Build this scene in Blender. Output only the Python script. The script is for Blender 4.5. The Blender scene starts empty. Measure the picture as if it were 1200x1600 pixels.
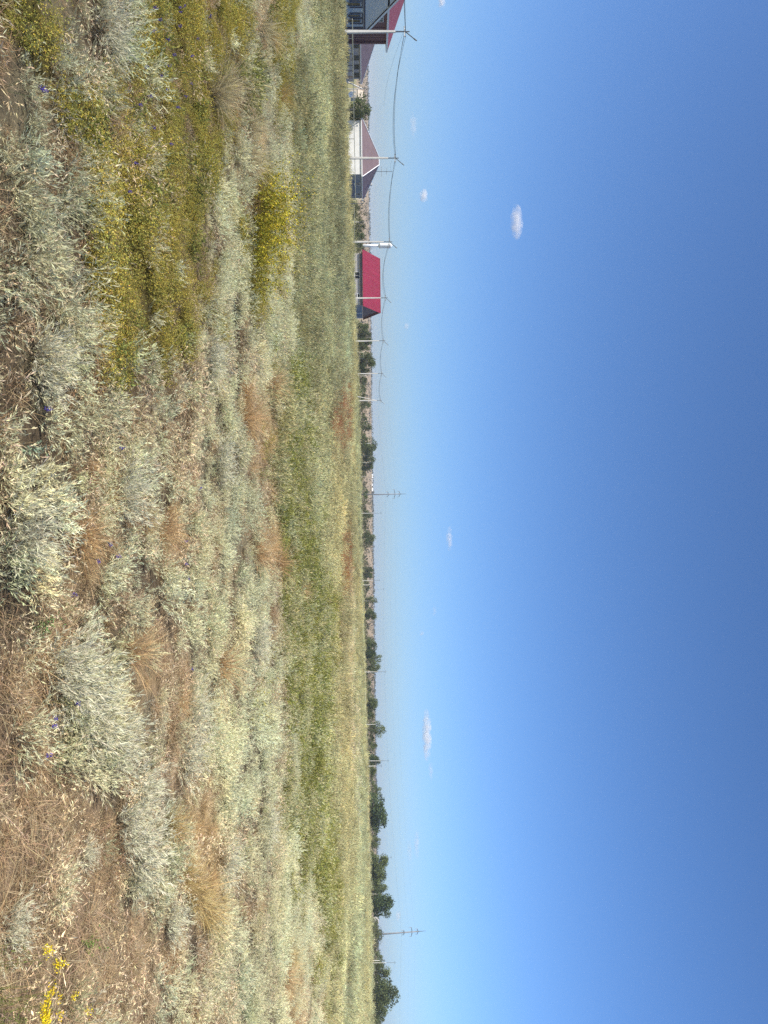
import bpy, math, random
import numpy as np
from mathutils import Matrix, Vector, Euler

S = bpy.context.scene
COL = S.collection
RNG = np.random.default_rng(7)
random.seed(7)

# ------------------------------------------------------------------ camera
# The photograph was taken with the phone on its side: the sky lies to the right of the frame.
EYE = 1.6
F_PX = 1200.0                                  # focal length in pixels of the 1200x1600 photograph
TILT = math.atan(0.0115)
PITCH = math.atan(29.0 / F_PX)
FWD = Vector((0, math.cos(PITCH), math.sin(PITCH)))
R0 = Vector((1, 0, 0)); U0 = Vector((0, -math.sin(PITCH), math.cos(PITCH)))
RGT = R0 * math.cos(TILT) - U0 * math.sin(TILT)
UPV = R0 * math.sin(TILT) + U0 * math.cos(TILT)
CAM = Vector((0, 0, EYE))
cam_d = bpy.data.cameras.new('camera')
cam_d.sensor_fit = 'VERTICAL'; cam_d.sensor_height = 36.0; cam_d.sensor_width = 27.0
cam_d.lens = 36.0 * F_PX / 1600.0
cam_d.clip_start = 0.05; cam_d.clip_end = 40000
cam = bpy.data.objects.new('camera', cam_d); COL.objects.link(cam)
M3 = Matrix((UPV, -RGT, -FWD)).transposed()
cam.matrix_world = Matrix.Translation(CAM) @ M3.to_4x4()
S.camera = cam

# ------------------------------------------------------------------ sky and sun
SUN_TO = Vector((-0.63, -0.36, 0.69)).normalized()       # direction towards the sun
SUN_EL = math.asin(SUN_TO.z); SUN_AZ = math.atan2(SUN_TO.x, SUN_TO.y)
world = bpy.data.worlds.new('World'); S.world = world; world.use_nodes = True
nt = world.node_tree; nt.nodes.clear()
sky = nt.nodes.new('ShaderNodeTexSky'); sky.sky_type = 'NISHITA'; sky.sun_disc = False
sky.sun_elevation = SUN_EL; sky.sun_rotation = SUN_AZ
sky.altitude = 2000; sky.air_density = 1.0; sky.dust_density = 5.0; sky.ozone_density = 10
bg = nt.nodes.new('ShaderNodeBackground'); bg.inputs['Strength'].default_value = 0.122
wo = nt.nodes.new('ShaderNodeOutputWorld')
hs = nt.nodes.new('ShaderNodeHueSaturation'); hs.inputs['Saturation'].default_value = 1.02
nt.links.new(sky.outputs[0], hs.inputs['Color']); nt.links.new(hs.outputs[0], bg.inputs[0]); nt.links.new(bg.outputs[0], wo.inputs[0])
sun_d = bpy.data.lights.new('sun', 'SUN'); sun_d.energy = 5.0; sun_d.angle = math.radians(0.53)
sun_d.color = (1.0, 0.93, 0.81)
sun = bpy.data.objects.new('sun', sun_d); COL.objects.link(sun)
sun.rotation_euler = SUN_TO.to_track_quat('Z', 'Y').to_euler()
vs = S.view_settings; vs.view_transform = 'Standard'; vs.look = 'None'; vs.gamma = 1.0
vs.use_curve_mapping = False; vs.exposure = 0.52
S.render.engine = 'CYCLES'
cy = S.cycles
cy.max_bounces = 4; cy.diffuse_bounces = 2; cy.glossy_bounces = 2; cy.transmission_bounces = 3
cy.transparent_max_bounces = 8; cy.volume_bounces = 6; cy.caustics_reflective = False; cy.caustics_refractive = False
cy.use_denoising = False
cy.use_adaptive_sampling = True; cy.adaptive_threshold = 0.02
S.render.filter_size = 1.2

# ------------------------------------------------------------------ helpers
def sm(a, b, v):
    t = np.clip((np.asarray(v, float) - a) / (b - a), 0, 1)
    return t * t * (3 - 2 * t)

def hash_noise(x, y, seed=0):
    xi = np.floor(x).astype(np.int64); yi = np.floor(y).astype(np.int64)
    fx = x - xi; fy = y - yi
    def h(a, b):
        n = (a * 374761393 + b * 668265263 + seed * 1442695041) & 0x7fffffff
        n = ((n ^ (n >> 13)) * 1274126177) & 0x7fffffff
        return ((n ^ (n >> 16)) & 0xffff) / 65535.0
    ux = fx * fx * (3 - 2 * fx); uy = fy * fy * (3 - 2 * fy)
    return (h(xi, yi) * (1 - ux) + h(xi + 1, yi) * ux) * (1 - uy) + (h(xi, yi + 1) * (1 - ux) + h(xi + 1, yi + 1) * ux) * uy

def fbm(x, y, seed=0, o=3):
    v = 0; a = 0.5; t = 0
    for k in range(o):
        v = v + a * hash_noise(np.asarray(x, float) * 2 ** k, np.asarray(y, float) * 2 ** k, seed + k); t += a; a *= 0.5
    return v / t

def terrain(x, y):
    x = np.asarray(x, float); y = np.asarray(y, float)
    b = sm(8, 70, y)
    zf = -0.6 + 2.1 * sm(-20, 140, x) - 0.85 * sm(-52, -75, x)
    hb = sm(430, 1300, y)
    hill = 13.0 + 3.0 * (fbm(x / 500.0, y / 900.0, 5) - 0.5) - 9 * sm(1500, 6000, y)
    near = 0.10 * (fbm(x / 1.7, y / 1.7, 11) - 0.5) + 0.05 * (fbm(x / 0.35, y / 0.35, 17) - 0.5)
    mid = 0.25 * (fbm(x / 14.0, y / 14.0, 23) - 0.5) * sm(5, 30, y)
    return (b * zf) * (1 - hb) + hill * hb + near * (1 - sm(30, 80, y)) + mid * (1 - sm(300, 500, y))

def tz(x, y): return float(terrain(np.array([x]), np.array([y]))[0])

def P(u, w, D):                     # photograph pixel (u along the skyline, w upwards) at depth D -> world point
    return CAM + D * (FWD + RGT * ((u - 800) / F_PX) + UPV * ((w - 600) / F_PX))

def G(u, D):                        # ground point in direction u at depth D
    p = P(u, 571 + 0.0115 * (u - 800), D)
    return Vector((p.x, p.y, tz(p.x, p.y)))

def ground_hit(u, w):               # where the field is seen at a photograph pixel
    lo, hi = 2.0, 400.0
    D = 2.0
    while D < 400:
        p = P(u, w, D)
        if p.z <= tz(p.x, p.y): break
        D *= 1.01
    return Vector((p.x, p.y, tz(p.x, p.y)))

def mesh_np(name, verts, faces, col=None, smooth=False):
    """verts (n,3); faces: list of int arrays with constant width; col (n,3)"""
    me = bpy.data.meshes.new(name)
    verts = np.asarray(verts, np.float32)
    me.vertices.add(len(verts)); me.vertices.foreach_set('co', verts.ravel())
    fl = [np.asarray(f, np.int32) for f in faces if len(f)]
    nl = sum(f.size for f in fl); nf = sum(len(f) for f in fl)
    me.loops.add(nl); me.polygons.add(nf)
    me.loops.foreach_set('vertex_index', np.concatenate([f.ravel() for f in fl]))
    tot = np.concatenate([np.full(len(f), f.shape[1], np.int32) for f in fl])
    st = np.concatenate([[0], np.cumsum(tot)[:-1]]).astype(np.int32)
    me.polygons.foreach_set('loop_start', st)
    if smooth: me.polygons.foreach_set('use_smooth', np.ones(nf, bool))
    if col is not None:
        c = np.ones((len(verts), 4), np.float32); c[:, :3] = col
        at = me.attributes.new('Col', 'FLOAT_COLOR', 'POINT'); at.data.foreach_set('color', c.ravel())
    me.update(calc_edges=True); me.validate()
    return me

def tag(o, label=None, cat=None, group=None, kind=None):
    if label: o['label'] = label
    if cat: o['category'] = cat
    if group: o['group'] = group
    if kind: o['kind'] = kind
    return o

def add(name, me, mat=None, parent=None, loc=None, rz=0.0):
    o = bpy.data.objects.new(name, me); COL.objects.link(o)
    if mat is not None and len(me.materials) == 0: me.materials.append(mat)
    if parent is not None: o.parent = parent
    if loc is not None: o.location = loc
    if rz: o.rotation_euler.z = rz
    return o

def empty(name, loc, rz=0.0):
    o = bpy.data.objects.new(name, None); COL.objects.link(o); o.location = loc; o.rotation_euler.z = rz
    o.empty_display_size = 0.3
    return o

def copy_tree(o, parent=None):
    c = o.copy(); COL.objects.link(c); c.parent = parent
    for ch in list(o.children): copy_tree(ch, c)
    return c

class MB:
    def __init__(s): s.v = []; s.f = []
    def poly(s, pts):
        n = len(s.v); s.v += [tuple(p) for p in pts]; s.f.append(tuple(range(n, n + len(pts)))); return s
    def box(s, x0, x1, y0, y1, z0, z1):
        n = len(s.v)
        s.v += [(x0, y0, z0), (x1, y0, z0), (x1, y1, z0), (x0, y1, z0), (x0, y0, z1), (x1, y0, z1), (x1, y1, z1), (x0, y1, z1)]
        s.f += [tuple(n + i for i in q) for q in ((0, 3, 2, 1), (4, 5, 6, 7), (0, 1, 5, 4), (1, 2, 6, 5), (2, 3, 7, 6), (3, 0, 4, 7))]
        return s
    def tube(s, pts, r0, r1=None, n=6, cap=True):
        r1 = r0 if r1 is None else r1
        pts = [Vector(p) for p in pts]; base = len(s.v); m = len(pts)
        for i, p in enumerate(pts):
            t = (pts[min(i + 1, m - 1)] - pts[max(i - 1, 0)]).normalized()
            a = t.cross(Vector((0, 0, 1)))
            if a.length < 1e-3: a = Vector((1, 0, 0))
            a.normalize(); b = t.cross(a)
            r = r0 + (r1 - r0) * i / max(1, m - 1)
            for k in range(n):
                q = p + a * (r * math.cos(2 * math.pi * k / n)) + b * (r * math.sin(2 * math.pi * k / n))
                s.v.append(tuple(q))
        for i in range(m - 1):
            for k in range(n):
                s.f.append((base + i * n + k, base + i * n + (k + 1) % n, base + (i + 1) * n + (k + 1) % n, base + (i + 1) * n + k))
        if cap:
            s.f.append(tuple(base + k for k in range(n))[::-1]); s.f.append(tuple(base + (m - 1) * n + k for k in range(n)))
        return s
    def lathe(s, prof, n=16, c=(0, 0)):
        base = len(s.v)
        for r, z in prof:
            for k in range(n):
                a = 2 * math.pi * k / n; s.v.append((c[0] + r * math.cos(a), c[1] + r * math.sin(a), z))
        for i in range(len(prof) - 1):
            for k in range(n):
                s.f.append((base + i * n + k, base + i * n + (k + 1) % n, base + (i + 1) * n + (k + 1) % n, base + (i + 1) * n + k))
        s.f.append(tuple(base + k for k in range(n))[::-1]); s.f.append(tuple(base + (len(prof) - 1) * n + k for k in range(n)))
        return s
    def extr(s, pts, d):                     # polygon slab: pts extruded by vector d
        d = Vector(d); a = [Vector(p) for p in pts]; n = len(a); base = len(s.v)
        s.v += [tuple(p) for p in a] + [tuple(p + d) for p in a]
        s.f.append(tuple(base + i for i in range(n))[::-1]); s.f.append(tuple(base + n + i for i in range(n)))
        for i in range(n):
            j = (i + 1) % n; s.f.append((base + i, base + j, base + n + j, base + n + i))
        return s
    def mesh(s, name, smooth=False):
        me = bpy.data.meshes.new(name); me.from_pydata(s.v, [], s.f); me.update()
        import bmesh
        bm = bmesh.new(); bm.from_mesh(me); bmesh.ops.recalc_face_normals(bm, faces=bm.faces); bm.to_mesh(me); bm.free()
        if smooth: me.polygons.foreach_set('use_smooth', [True] * len(me.polygons))
        return me
    def build(s, name, mat, parent=None, loc=None, rz=0.0, smooth=False):
        return add(name, s.mesh(name, smooth), mat, parent, loc, rz)

# ------------------------------------------------------------------ materials
def new_mat(name):
    m = bpy.data.materials.new(name); m.use_nodes = True; t = m.node_tree; t.nodes.clear()
    out = t.nodes.new('ShaderNodeOutputMaterial')
    return m, t, out

def mat_plain(name, col, rough=0.7, var=0.12, scale=1.5, bump=0.0, metal=0.0, spec=0.3, streak=None):
    m, t, out = new_mat(name); N = t.nodes.new; L = t.links.new
    p = N('ShaderNodeBsdfPrincipled'); p.inputs['Roughness'].default_value = rough; p.inputs['Metallic'].default_value = metal
    p.inputs['Specular IOR Level'].default_value = spec
    tc = N('ShaderNodeTexCoord'); mp = N('ShaderNodeMapping'); L(tc.outputs['Object'], mp.inputs[0])
    if streak: mp.inputs['Scale'].default_value = streak
    no = N('ShaderNodeTexNoise'); no.inputs['Scale'].default_value = scale; no.inputs['Detail'].default_value = 5
    L(mp.outputs[0], no.inputs['Vector'])
    cr = N('ShaderNodeValToRGB'); cr.color_ramp.elements[0].position = 0.3; cr.color_ramp.elements[1].position = 0.7
    cr.color_ramp.elements[0].color = tuple(c * (1 - var) for c in col) + (1,)
    cr.color_ramp.elements[1].color = tuple(min(1, c * (1 + var)) for c in col) + (1,)
    L(no.outputs['Fac'], cr.inputs[0]); L(cr.outputs[0], p.inputs['Base Color'])
    if bump:
        b = N('ShaderNodeBump'); b.inputs['Strength'].default_value = bump; b.inputs['Distance'].default_value = 0.02
        L(no.outputs['Fac'], b.inputs['Height']); L(b.outputs[0], p.inputs['Normal'])
    L(p.outputs[0], out.inputs[0])
    return m

def mat_brick(name, c1, c2, mortar, bw=0.39, bh=0.19):
    m, t, out = new_mat(name); N = t.nodes.new; L = t.links.new
    p = N('ShaderNodeBsdfPrincipled'); p.inputs['Roughness'].default_value = 0.85
    tc = N('ShaderNodeTexCoord'); sx = N('ShaderNodeSeparateXYZ'); L(tc.outputs['Object'], sx.inputs[0])
    ad = N('ShaderNodeMath'); ad.operation = 'ADD'; L(sx.outputs[0], ad.inputs[0]); L(sx.outputs[1], ad.inputs[1])
    cx = N('ShaderNodeCombineXYZ'); L(ad.outputs[0], cx.inputs[0]); L(sx.outputs[2], cx.inputs[1])
    b = N('ShaderNodeTexBrick'); b.inputs['Scale'].default_value = 1.0; b.inputs['Brick Width'].default_value = bw
    b.inputs['Row Height'].default_value = bh; b.inputs['Mortar Size'].default_value = 0.012
    b.inputs['Color1'].default_value = c1 + (1,); b.inputs['Color2'].default_value = c2 + (1,); b.inputs['Mortar'].default_value = mortar + (1,)
    L(cx.outputs[0], b.inputs['Vector'])
    no = N('ShaderNodeTexNoise'); no.inputs['Scale'].default_value = 0.9; no.inputs['Detail'].default_value = 4; L(tc.outputs['Object'], no.inputs['Vector'])
    mx = N('ShaderNodeMix'); mx.data_type = 'RGBA'; mx.blend_type = 'MULTIPLY'; mx.inputs[0].default_value = 0.22
    L(b.outputs['Color'], mx.inputs[6]); L(no.outputs['Fac'], mx.inputs[7])
    L(mx.outputs[2], p.inputs['Base Color'])
    bp = N('ShaderNodeBump'); bp.inputs['Strength'].default_value = 0.6; bp.inputs['Distance'].default_value = 0.01
    L(b.outputs['Fac'], bp.inputs['Height']); bp.invert = True; L(bp.outputs[0], p.inputs['Normal'])
    L(p.outputs[0], out.inputs[0])
    return m

def mat_glass(name):
    m, t, out = new_mat(name); p = t.nodes.new('ShaderNodeBsdfPrincipled')
    p.inputs['Base Color'].default_value = (0.012, 0.015, 0.02, 1); p.inputs['Roughness'].default_value = 0.08
    t.links.new(p.outputs[0], out.inputs[0]); return m

def mat_leaf(name, tint=True, transl=0.24, gain=1.0):
    """Colour of each blade is stored on the mesh; every clump gets its own slight tint."""
    m, t, out = new_mat(name); N = t.nodes.new; L = t.links.new
    a = N('ShaderNodeAttribute'); a.attribute_name = 'Col'
    c = a.outputs['Color']
    if tint:
        b = N('ShaderNodeAttribute'); b.attribute_type = 'INSTANCER'; b.attribute_name = 'tint'
        mx = N('ShaderNodeMix'); mx.data_type = 'RGBA'; mx.blend_type = 'MULTIPLY'; mx.inputs[0].default_value = 1.0
        mx.clamp_result = False
        L(c, mx.inputs[6]); L(b.outputs['Color'], mx.inputs[7]); c = mx.outputs[2]
    d = N('ShaderNodeBsdfDiffuse'); d.inputs['Roughness'].default_value = 0.3
    tr = N('ShaderNodeBsdfTranslucent'); ms = N('ShaderNodeMixShader'); ms.inputs[0].default_value = transl
    L(c, d.inputs[0]); L(c, tr.inputs[0]); L(d.outputs[0], ms.inputs[1]); L(tr.outputs[0], ms.inputs[2])
    L(ms.outputs[0], out.inputs[0])
    return m

M = {}
M['veg'] = mat_leaf('field_plants')
M['plant'] = mat_leaf('single_plants', tint=False)
M['tree_leaf'] = mat_leaf('tree_leaves', tint=False, transl=0.2)
M['bark'] = mat_plain('bark', (0.09, 0.07, 0.055), 0.9, 0.3, 4, 0.4)
M['concrete'] = mat_plain('pole_concrete', (0.62, 0.60, 0.56), 0.85, 0.10, 2.0, 0.2)
M['steel'] = mat_plain('galvanised_steel', (0.16, 0.17, 0.18), 0.5, 0.15, 3, 0, 0.5)
M['mast'] = mat_plain('mast_concrete', (0.22, 0.23, 0.25), 0.8, 0.15, 1.0)
M['wire'] = mat_plain('wire_aluminium', (0.10, 0.11, 0.12), 0.6, 0.1, 1.0)
M['porcelain'] = mat_plain('insulator_porcelain', (0.28, 0.22, 0.18), 0.25, 0.1, 3)
M['pipe'] = mat_plain('pipe_pale_paint', (0.62, 0.58, 0.42), 0.55, 0.12, 1.2)
M['white'] = mat_plain('white_plaster', (0.74, 0.73, 0.70), 0.8, 0.07, 0.8, 0.15)
M['trim'] = mat_plain('white_trim', (0.8, 0.8, 0.8), 0.45, 0.05, 2)
M['greyblock'] = mat_brick('grey_block_wall', (0.82, 0.81, 0.76), (0.74, 0.73, 0.69), (0.5, 0.5, 0.48))
M['darkbrick'] = mat_plain('dark_brick_band', (0.10, 0.085, 0.10), 0.85, 0.2, 6)
M['maroon'] = mat_plain('maroon_sheet', (0.17, 0.055, 0.06), 0.5, 0.10, 1.0, streak=(6, 6, 0.4))
M['pinkroof'] = mat_plain('faded_cherry_roof_sheet', (0.27, 0.075, 0.095), 0.55, 0.12, 0.7)
M['mauve'] = mat_plain('mauve_brown_roof_sheet', (0.15, 0.105, 0.11), 0.55, 0.12, 0.7)
M['redroof'] = mat_plain('raspberry_roof_sheet', (0.215, 0.015, 0.04), 0.5, 0.16, 1.0, streak=(2.2, 0.25, 0.25))
M['darkgable'] = mat_plain('maroon_siding_shade_tone', (0.12, 0.06, 0.085), 0.6, 0.1, 1.0)  # maroon siding, its colour darkened to plum to hold the gable's shade
M['eave_shade'] = mat_plain('dark_eave_shade_and_rail', (0.10, 0.09, 0.10), 0.7, 0.1, 1.0)  # dark tone for shade painted under the eaves; the fence rail wears it too
M['lilac'] = mat_plain('lilac_grey_render', (0.40, 0.38, 0.38), 0.85, 0.08, 0.8, 0.1)
M['bluegrey'] = mat_plain('blue_grey_trim_and_shade', (0.20, 0.23, 0.28), 0.7, 0.08, 1.0)  # frames and plinth; also paints shade onto sides turned from the sun
M['fence'] = mat_plain('slate_blue_fence_sheet', (0.16, 0.18, 0.23), 0.6, 0.1, 1.0)
M['wood'] = mat_plain('weathered_wood', (0.10, 0.085, 0.075), 0.9, 0.25, 4)
M['beige'] = mat_plain('beige_render', (0.52, 0.45, 0.36), 0.85, 0.08, 0.8)
M['silver'] = mat_plain('silver_tank_paint', (0.74, 0.76, 0.78), 0.4, 0.06, 0.6, 0, 0.0)
M['glass'] = mat_glass('dark_window_glass')

# ------------------------------------------------------------------ what grows where (a plan of the field)
# one string per sector of the field (by bearing x/y), entries: start row + cover, rows grow with distance
SECT = [
 "0M 30Y 85S 150M 175S 205Y 385M 405T 425Y 462S 500P",
 "0S 80Y 340T 362M 385G 402S 440Y 462P",
 "0S 70M 110Y 345S 372T 412S 440O 468P",
 "0S 60M 110Y 330S 380Y 432S 470P",
 "0M 70S 95M 120Y 340S 385Y 420S 452P 525O 545P",
 "0M 30S 105M 120Y 295M 315S 355M 405S 442G 480P 528O 545P",
 "0M 80S 110M 322S 372T 425O 445G 480S 500P 524R 556P",
 "0M 120S 200M 300D 325S 378D 420O 436G 475P",
 "0S 80M 105T 165M 235T 275M 325S 380T 432G 500P 532R 552P",
 "0M 60D 95M 285S 395D 432G 480G 528O 546Q 551P",
 "0D 70S 185T 230D 275M 300S 400M 430S 448G 520O 541Q 547O 551Q 554P",
 "0D 60S 235D 265M 290S 410M 445S 462G 512O 540Q 546O 551Q 555P",
 "0D 165M 195S 265M 290T 335S 458G 512P 547Q 551P",
 "0D 190S 262M 285T 345M 375S 468G 520P",
 "0D 300M 395S 488G 520P",
 "0D 250M 330S 435T 462S 492O 555P",
]
CODES = 'SMDYGTOPRQ'
plan = []
for s in SECT:
    row = []
    for e in s.split():
        row.append((float(e[:-1]), CODES.index(e[-1])))
    plan.append(row)
PLAN_W = 5
plan_grid = np.zeros((16, 600 // PLAN_W), int)
for i, row in enumerate(plan):
    for a, c in row: plan_grid[i, int(a // PLAN_W):] = c

def cover(x, y):
    """cover code of the field at ground positions; patch edges wander"""
    yy = np.maximum(y, 1.5)
    u = 800 + F_PX * x / yy
    w = 571 - 1.62 * F_PX / yy
    n1 = fbm(x / 1.1 + 31, y / 1.1, 41) - 0.5; n2 = fbm(x / 1.3, y / 1.3 + 57, 47) - 0.5
    far = sm(6, 40, yy)
    n3 = fbm(x / 5 + 31, y / 9, 43) - 0.5; n4 = fbm(u / 130.0, w / 26.0 + 57, 49) - 0.5
    u = u + n1 * 110 * (1 - far) + n3 * 110 * far
    w = w + n2 * 60 * (1 - far) + n4 * 44 * (1 - .85 * sm(470, 535, w))
    w = w + (fbm(x / 2.6 + 9, y / 2.6, 53) - .5) * 70 * sm(7, 12, yy) * (1 - sm(22, 34, yy))
    jr = np.random.default_rng(len(x) + 3)
    u = u + jr.normal(0, 22, len(x)); w = w + jr.normal(0, 6, len(x)) * (1 - .8 * sm(25, 50, yy))
    i = np.clip(np.round((u - 50) / 100.0), 0, 15).astype(int)
    j = np.clip(w // PLAN_W, 0, plan_grid.shape[1] - 1).astype(int)
    return plan_grid[i, j]

# mean look of the bare ground / litter under each cover
SOIL = np.array([(.15, .13, .085), (.105, .082, .055), (.22, .16, .10), (.09, .075, .03), (.06, .065, .025),
                 (.26, .19, .105), (.22, .19, .09), (.22, .22, .10), (.20, .12, .07), (.38, .33, .20)])

# ------------------------------------------------------------------ ground
def axis(lim, n, d0):
    t = np.linspace(0, 1, n); k = math.log(lim / d0)
    g = d0 * (np.exp(t * k) - 1) * lim / (d0 * (math.exp(k) - 1))
    return g
gx = axis(3600, 190, 2.0); gx = np.concatenate([-gx[::-1][:-1], gx])
gy = np.concatenate([-axis(300, 30, 2.0)[::-1][:-1], axis(5200, 330, 2.0)])
X, Y = np.meshgrid(gx, gy); Z = terrain(X, Y)
V = np.stack([X.ravel(), Y.ravel(), Z.ravel()], 1)
nx, ny = len(gx), len(gy)
q = (np.arange(ny - 1)[:, None] * nx + np.arange(nx - 1)[None, :]).ravel()
Q = np.stack([q, q + 1, q + nx + 1, q + nx], 1)
cc = SOIL[cover(V[:, 0], V[:, 1])]
far = sm(70, 150, V[:, 1])[:, None]
meadow = np.array([.32, .30, .15]) * (0.8 + 0.4 * fbm(V[:, 0] / 30, V[:, 1] / 60, 61))[:, None]
hillc = np.array([.37, .285, .19]) * (0.8 + 0.4 * fbm(V[:, 0] / 120, V[:, 1] / 200, 67))[:, None]
hm = sm(380, 620, V[:, 1])[:, None]
cc = cc * (1 - far) + meadow * far
cc = cc * (1 - hm) + hillc * hm
gme = mesh_np('ground', V, [Q], cc, smooth=True)
gm, t, out = new_mat('field_soil'); N = t.nodes.new; L = t.links.new
a = N('ShaderNodeAttribute'); a.attribute_name = 'Col'
tc = N('ShaderNodeTexCoord')
n1 = N('ShaderNodeTexNoise'); n1.inputs['Scale'].default_value = 9; n1.inputs['Detail'].default_value = 8; n1.inputs['Roughness'].default_value = 0.7
n2 = N('ShaderNodeTexNoise'); n2.inputs['Scale'].default_value = 0.16; n2.inputs['Detail'].default_value = 6
L(tc.outputs['Object'], n1.inputs['Vector']); L(tc.outputs['Object'], n2.inputs['Vector'])
r1 = N('ShaderNodeMapRange'); r1.inputs[1].default_value = 0.3; r1.inputs[2].default_value = 0.7; r1.inputs[3].default_value = 0.45; r1.inputs[4].default_value = 1.25
r2 = N('ShaderNodeMapRange'); r2.inputs[1].default_value = 0.3; r2.inputs[2].default_value = 0.7; r2.inputs[3].default_value = 0.75; r2.inputs[4].default_value = 1.2
L(n1.outputs['Fac'], r1.inputs[0]); L(n2.outputs['Fac'], r2.inputs[0])
mu = N('ShaderNodeMath'); mu.operation = 'MULTIPLY'; L(r1.outputs[0], mu.inputs[0]); L(r2.outputs[0], mu.inputs[1])
vm = N('ShaderNodeVectorMath'); vm.operation = 'SCALE'; L(a.outputs['Color'], vm.inputs[0]); L(mu.outputs[0], vm.inputs['Scale'])
bs = N('ShaderNodeBsdfDiffuse'); L(vm.outputs[0], bs.inputs[0])
bp = N('ShaderNodeBump'); bp.inputs['Strength'].default_value = 0.7; bp.inputs['Distance'].default_value = 0.04
L(n1.outputs['Fac'], bp.inputs['Height']); L(bp.outputs[0], bs.inputs['Normal']); L(bs.outputs[0], out.inputs[0])
ground = add('ground', gme, gm); tag(ground, 'dry steppe ground of the field, rising to a tan hill', 'ground', kind='structure')

# ------------------------------------------------------------------ plants of the field
class VG:
    """collects blades and leaflets as raw triangles with a colour per vertex"""
    def __init__(s): s.v = []; s.t = []; s.c = []; s.n = 0
    def put(s, v, tri, c):
        s.v.append(v); s.t.append(tri + s.n); s.c.append(c); s.n += len(v)
    def strips(s, base, d, length, width, bend, c0, c1, seg=4, rng=RNG, twist=1.0):
        """n curved blades: base (n,3), direction d (n,3), bend (n,3) added quadratically"""
        n = len(base); tt = np.linspace(0, 1, seg + 1)
        ctr = base[:, None, :] + d[:, None, :] * (length[:, None] * tt)[..., None] + bend[:, None, :] * ((length[:, None]) * tt ** 2)[..., None]
        side = np.cross(d, rng.normal(size=(n, 3))); side /= np.linalg.norm(side, axis=1, keepdims=True) + 1e-9
        wv = (width[:, None] * (1 - 0.85 * tt ** 1.5))[..., None] * side[:, None, :]
        v = np.stack([ctr - wv / 2, ctr + wv / 2], 2).reshape(-1, 3)
        b = (np.arange(n) * (seg + 1) * 2)[:, None] + (np.arange(seg) * 2)[None, :]
        b = b.ravel()
        tri = np.concatenate([np.stack([b, b + 1, b + 3], 1), np.stack([b, b + 3, b + 2], 1)])
        c = c0[:, None, :] * (1 - tt)[None, :, None] + c1[:, None, :] * tt[None, :, None]
        c = np.repeat(c, 2, axis=1).reshape(-1, 3)
        s.put(v, tri, c)
        return ctr
    def leaflets(s, pos, d, length, width, col, rng=RNG):
        """n single pointed leaflets (two triangles: a slim kite)"""
        n = len(pos); d = d / (np.linalg.norm(d, axis=1, keepdims=True) + 1e-9)
        side = np.cross(d, rng.normal(size=(n, 3))); side /= np.linalg.norm(side, axis=1, keepdims=True) + 1e-9
        tip = pos + d * length[:, None]; mid = pos + d * (length * 0.45)[:, None]
        v = np.stack([pos, mid - side * width[:, None] / 2, tip, mid + side * width[:, None] / 2], 1).reshape(-1, 3)
        b = np.arange(n) * 4
        tri = np.concatenate([np.stack([b, b + 1, b + 2], 1), np.stack([b, b + 2, b + 3], 1)])
        s.put(v, tri, np.repeat(col, 4, axis=0))
    def mesh(s, name):
        return mesh_np(name, np.concatenate(s.v), [np.concatenate(s.t)], np.concatenate(s.c))

def jit(col, n, v, rng=RNG):
    col = np.asarray(col, float)
    return np.clip(col[None, :] * (1 + rng.normal(size=(n, 1)) * v) * (1 + rng.normal(size=(n, 3)) * v * 0.25), 0.005, 0.9)

def dirs(n, lo, hi, rng=RNG):
    """unit vectors tilted lo..hi degrees from vertical"""
    az = rng.uniform(0, 2 * math.pi, n); ti = np.radians(rng.uniform(lo, hi, n))
    return np.stack([np.sin(ti) * np.cos(az), np.sin(ti) * np.sin(az), np.cos(ti)], 1)

def disc(n, r, rng=RNG):
    a = rng.uniform(0, 2 * math.pi, n); q = r * np.sqrt(rng.uniform(0, 1, n))
    return np.stack([q * np.cos(a), q * np.sin(a), np.zeros(n)], 1)

SILVER = (.54, .52, .305); SILVER2 = (.74, .715, .455); WOODY = (.11, .085, .06)
STRAW = (.56, .44, .26); STRAW2 = (.74, .60, .39); BROWN = (.17, .115, .065)
def wormwood(seed, stems=46, r=0.09, h=0.27, leaf=13, c=SILVER, c2=SILVER2):
    rng = np.random.default_rng(seed); g = VG()
    b = disc(stems, r, rng); d = dirs(stems, 3, 50, rng); d[:, :2] += b[:, :2] * 2.5; d /= np.linalg.norm(d, axis=1, keepdims=True)
    ln = h * rng.uniform(0.6, 1.15, stems)
    bend = np.stack([rng.normal(0, .12, stems), rng.normal(0, .12, stems), rng.uniform(-.25, .25, stems)], 1)
    ctr = g.strips(b, d, ln, rng.uniform(.003, .005, stems), bend, jit(WOODY, stems, .2, rng), jit(c, stems, .12, rng), 4, rng)
    n = stems * leaf
    si = np.repeat(np.arange(stems), leaf); tt = rng.uniform(0.25, 1.0, n) ** 0.8
    pos = b[si] + d[si] * (ln[si] * tt)[:, None] + bend[si] * (ln[si] * tt ** 2)[:, None]
    ld = d[si] + 2 * bend[si] * tt[:, None] + rng.normal(size=(n, 3)) * 0.36
    col = jit(c, n, .16, rng) * (1 - tt)[:, None] + jit(c2, n, .14, rng) * tt[:, None]
    g.leaflets(pos, ld, rng.uniform(.022, .062, n) * h / .27, rng.uniform(.0032, .0078, n), col, rng)
    return g

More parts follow.
